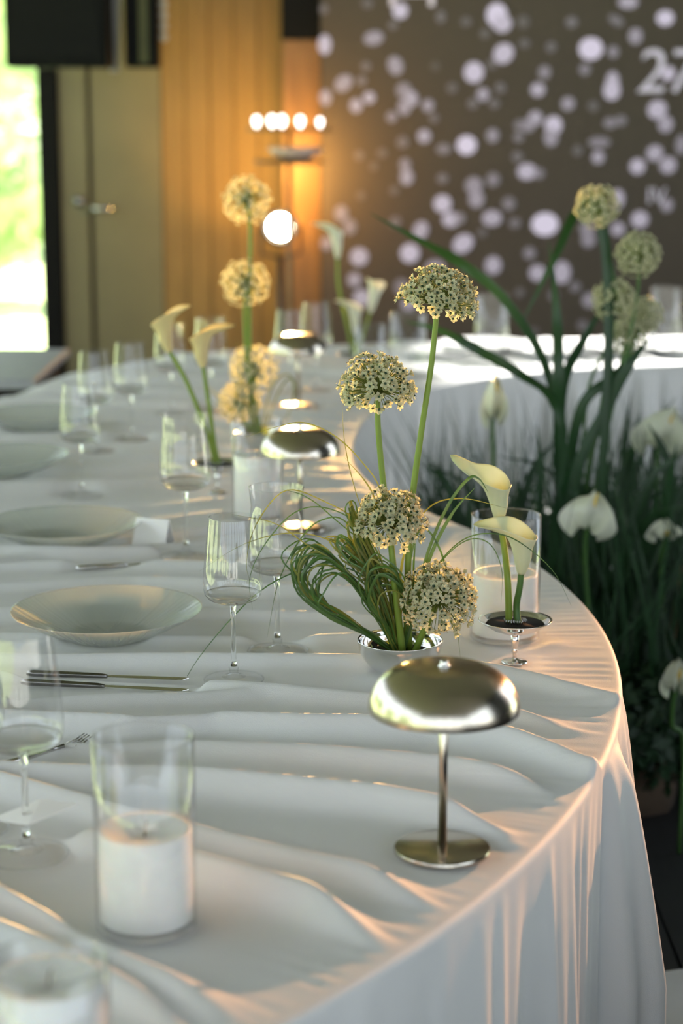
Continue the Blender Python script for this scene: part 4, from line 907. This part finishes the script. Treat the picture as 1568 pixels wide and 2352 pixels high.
for i in range(1500):
    x = rnd.uniform(-.36,.66); y_ = rnd.uniform(-.25,.6); hgt = rnd.uniform(.42,.90)*(1 - .15*abs(x - .1)); a = rnd.gauss(0,.22); b_ = rnd.gauss(0,.13)
    if x < -.2: a = abs(a)*.4
    gs.blade([(x,y_,0),(x+a*.3*hgt,y_+b_*.3,hgt*.5),(x+a*hgt,y_+b_,hgt)], rnd.uniform(.003,.009), (rnd.gauss(0,.6),-1,.2), .2, 0 if rnd.random() < .6 else 1)
gso = gs.build('fine_grass', [M['leaf_d'], M['leaf_m']], None, CLUMP); tag(gso, 'dense fine dark grass filling the bend of the table', 'grass', kind='stuff')
for (cx_, cy_, px, py, rx, rz_, n, lb) in ((0,0,1345,1400,.22,.17,2200,'low bushy dark fern beside the cloth edge'), (0,0,1470,1560,.20,.15,1600,'low dark bush at the right edge of the floor'), (0,0,1180,1250,.2,.22,1400,'dark bushy greenery behind the glass cylinder')):
    p = PT(px, py, .30); p = PY(px, py, max(p.y, 3.95)); 
    t = leafy('dark_fern_bush', lb, (p.x, p.y, 0), rx, .16, rz_, n, .02, 'bush', M['leaf_d'], 'dark bushes on the floor')
rr = thing('dry_reeds', 'tan dry reed stalks leaning at the right edge of the floor flowers', 'reeds', (CLUMP.x + .35, YL - .05, 0))
for i in range(26):
    x = rnd.uniform(-.15,.40); hgt = rnd.uniform(.45,.88); a = rnd.uniform(.05,.28)
    MB().blade([(x,rnd.uniform(-.1,.1),0),(x+a*.4,0,hgt*.5),(x+a,rnd.uniform(-.1,.1),hgt)], rnd.uniform(.010,.022), (rnd.gauss(0,.4),-1,.2), .3, base=.8).build('reed', M['reed'], rr)
# white flowers on the floor arrangement
def broad_flower(label, px, py, Y, wd, ht, rz, tilt, m='calla_w', root=None):
    c = PY(px, py, Y); root = Vector((c.x + .03, Y + .05, 0)); t = thing('white_anthurium', label, 'flower', root, 'white flowers of the floor arrangement')
    MB().tube([p - root for p in spline([c, c + Vector((.0,.03,-.10)), root + Vector((0,0,.25)), root], 14)], .005, 8).build('stem', M['stem_dark'], t)
    nu, nv = 14, 21; mb = MB(); mt = Matrix.Rotation(rz, 3, 'Y') @ Matrix.Rotation(tilt, 3, 'X')
    for i in range(nu):
        u = i/(nu-1)
        for j in range(nv):
            v = j/(nv-1)*2 - 1; half = wd*(math.sin(math.pi*min(1, u*.9 + .08))**.6)
            mb.v.append(tuple(mt @ Vector((v*half, -.35*ht*(1 - v*v)*math.sin(u*math.pi) + .01*math.sin(7*v), ht*(u - .15) - .3*ht*v*v + .004*math.sin(9*v + 3*u)))))
    for i in range(nu-1):
        for j in range(nv-1): mb.f.append((i*nv+j, i*nv+j+1, (i+1)*nv+j+1, (i+1)*nv+j)); mb.m.append(0)
    o = mb.build('spathe', M[m], t, c - root); md = o.modifiers.new('thickness', 'SOLIDIFY'); md.thickness = .001
    MB().tube([mt @ Vector((0,-.01,.1*ht)), mt @ Vector((0,-.03,.5*ht)), mt @ Vector((0,-.035,.75*ht))], [.004,.004,.002], 8).build('spadix', M['spadix'], t, c - root)
broad_flower('white drooping flower right of the glass cylinder', 1350,1200, 4.2, .068, .085, .25, -.3)
broad_flower('white V shaped flower at the right edge', 1525,1225, 4.4, .045, .05, 0, .5)
broad_flower('white flower low at the right edge near the floor', 1552,1570, 3.9, .035, .07, 0, .2)
broad_flower('large white flower at the right edge below the far table', 1515,1010, 4.7, .075, .11, .3, .2)
broad_flower('pale upright flower between the allium stems and the strap leaves', 1135,940, 4.6, .035, .11, 0, .2)

# ------------------------------------------------------------------ white cloth on the floor at the right corner
p0 = PT(1575, 2420, .06)
mb = MB(); n1, n2 = 60, 46
for i in range(n1):
    for j in range(n2):
        x = i/(n1-1); y_ = j/(n2-1)
        e = math.sin(math.pi*x)**.5*math.sin(math.pi*y_)**.5
        r_ = abs(math.sin(5*x + 3.2*y_ + .8*math.sin(6*y_)))**1.5*.035 + abs(math.sin(9*y_ - 4*x + 1))**2*.02
        mb.v.append(((x - .12)*.9, (y_ - .5)*.75 + .06*math.sin(7*x), .003 + e*(.035 + r_)))
for i in range(n1-1):
    for j in range(n2-1): mb.f.append((i*n2+j, (i+1)*n2+j, (i+1)*n2+j+1, i*n2+j+1)); mb.m.append(0)
o = mb.build('dropped_cloth', M['cloth'], None, (p0.x, p0.y, .0)); tag(o, 'crumpled white cloth lying on the dark floor at the bottom right corner', 'cloth')
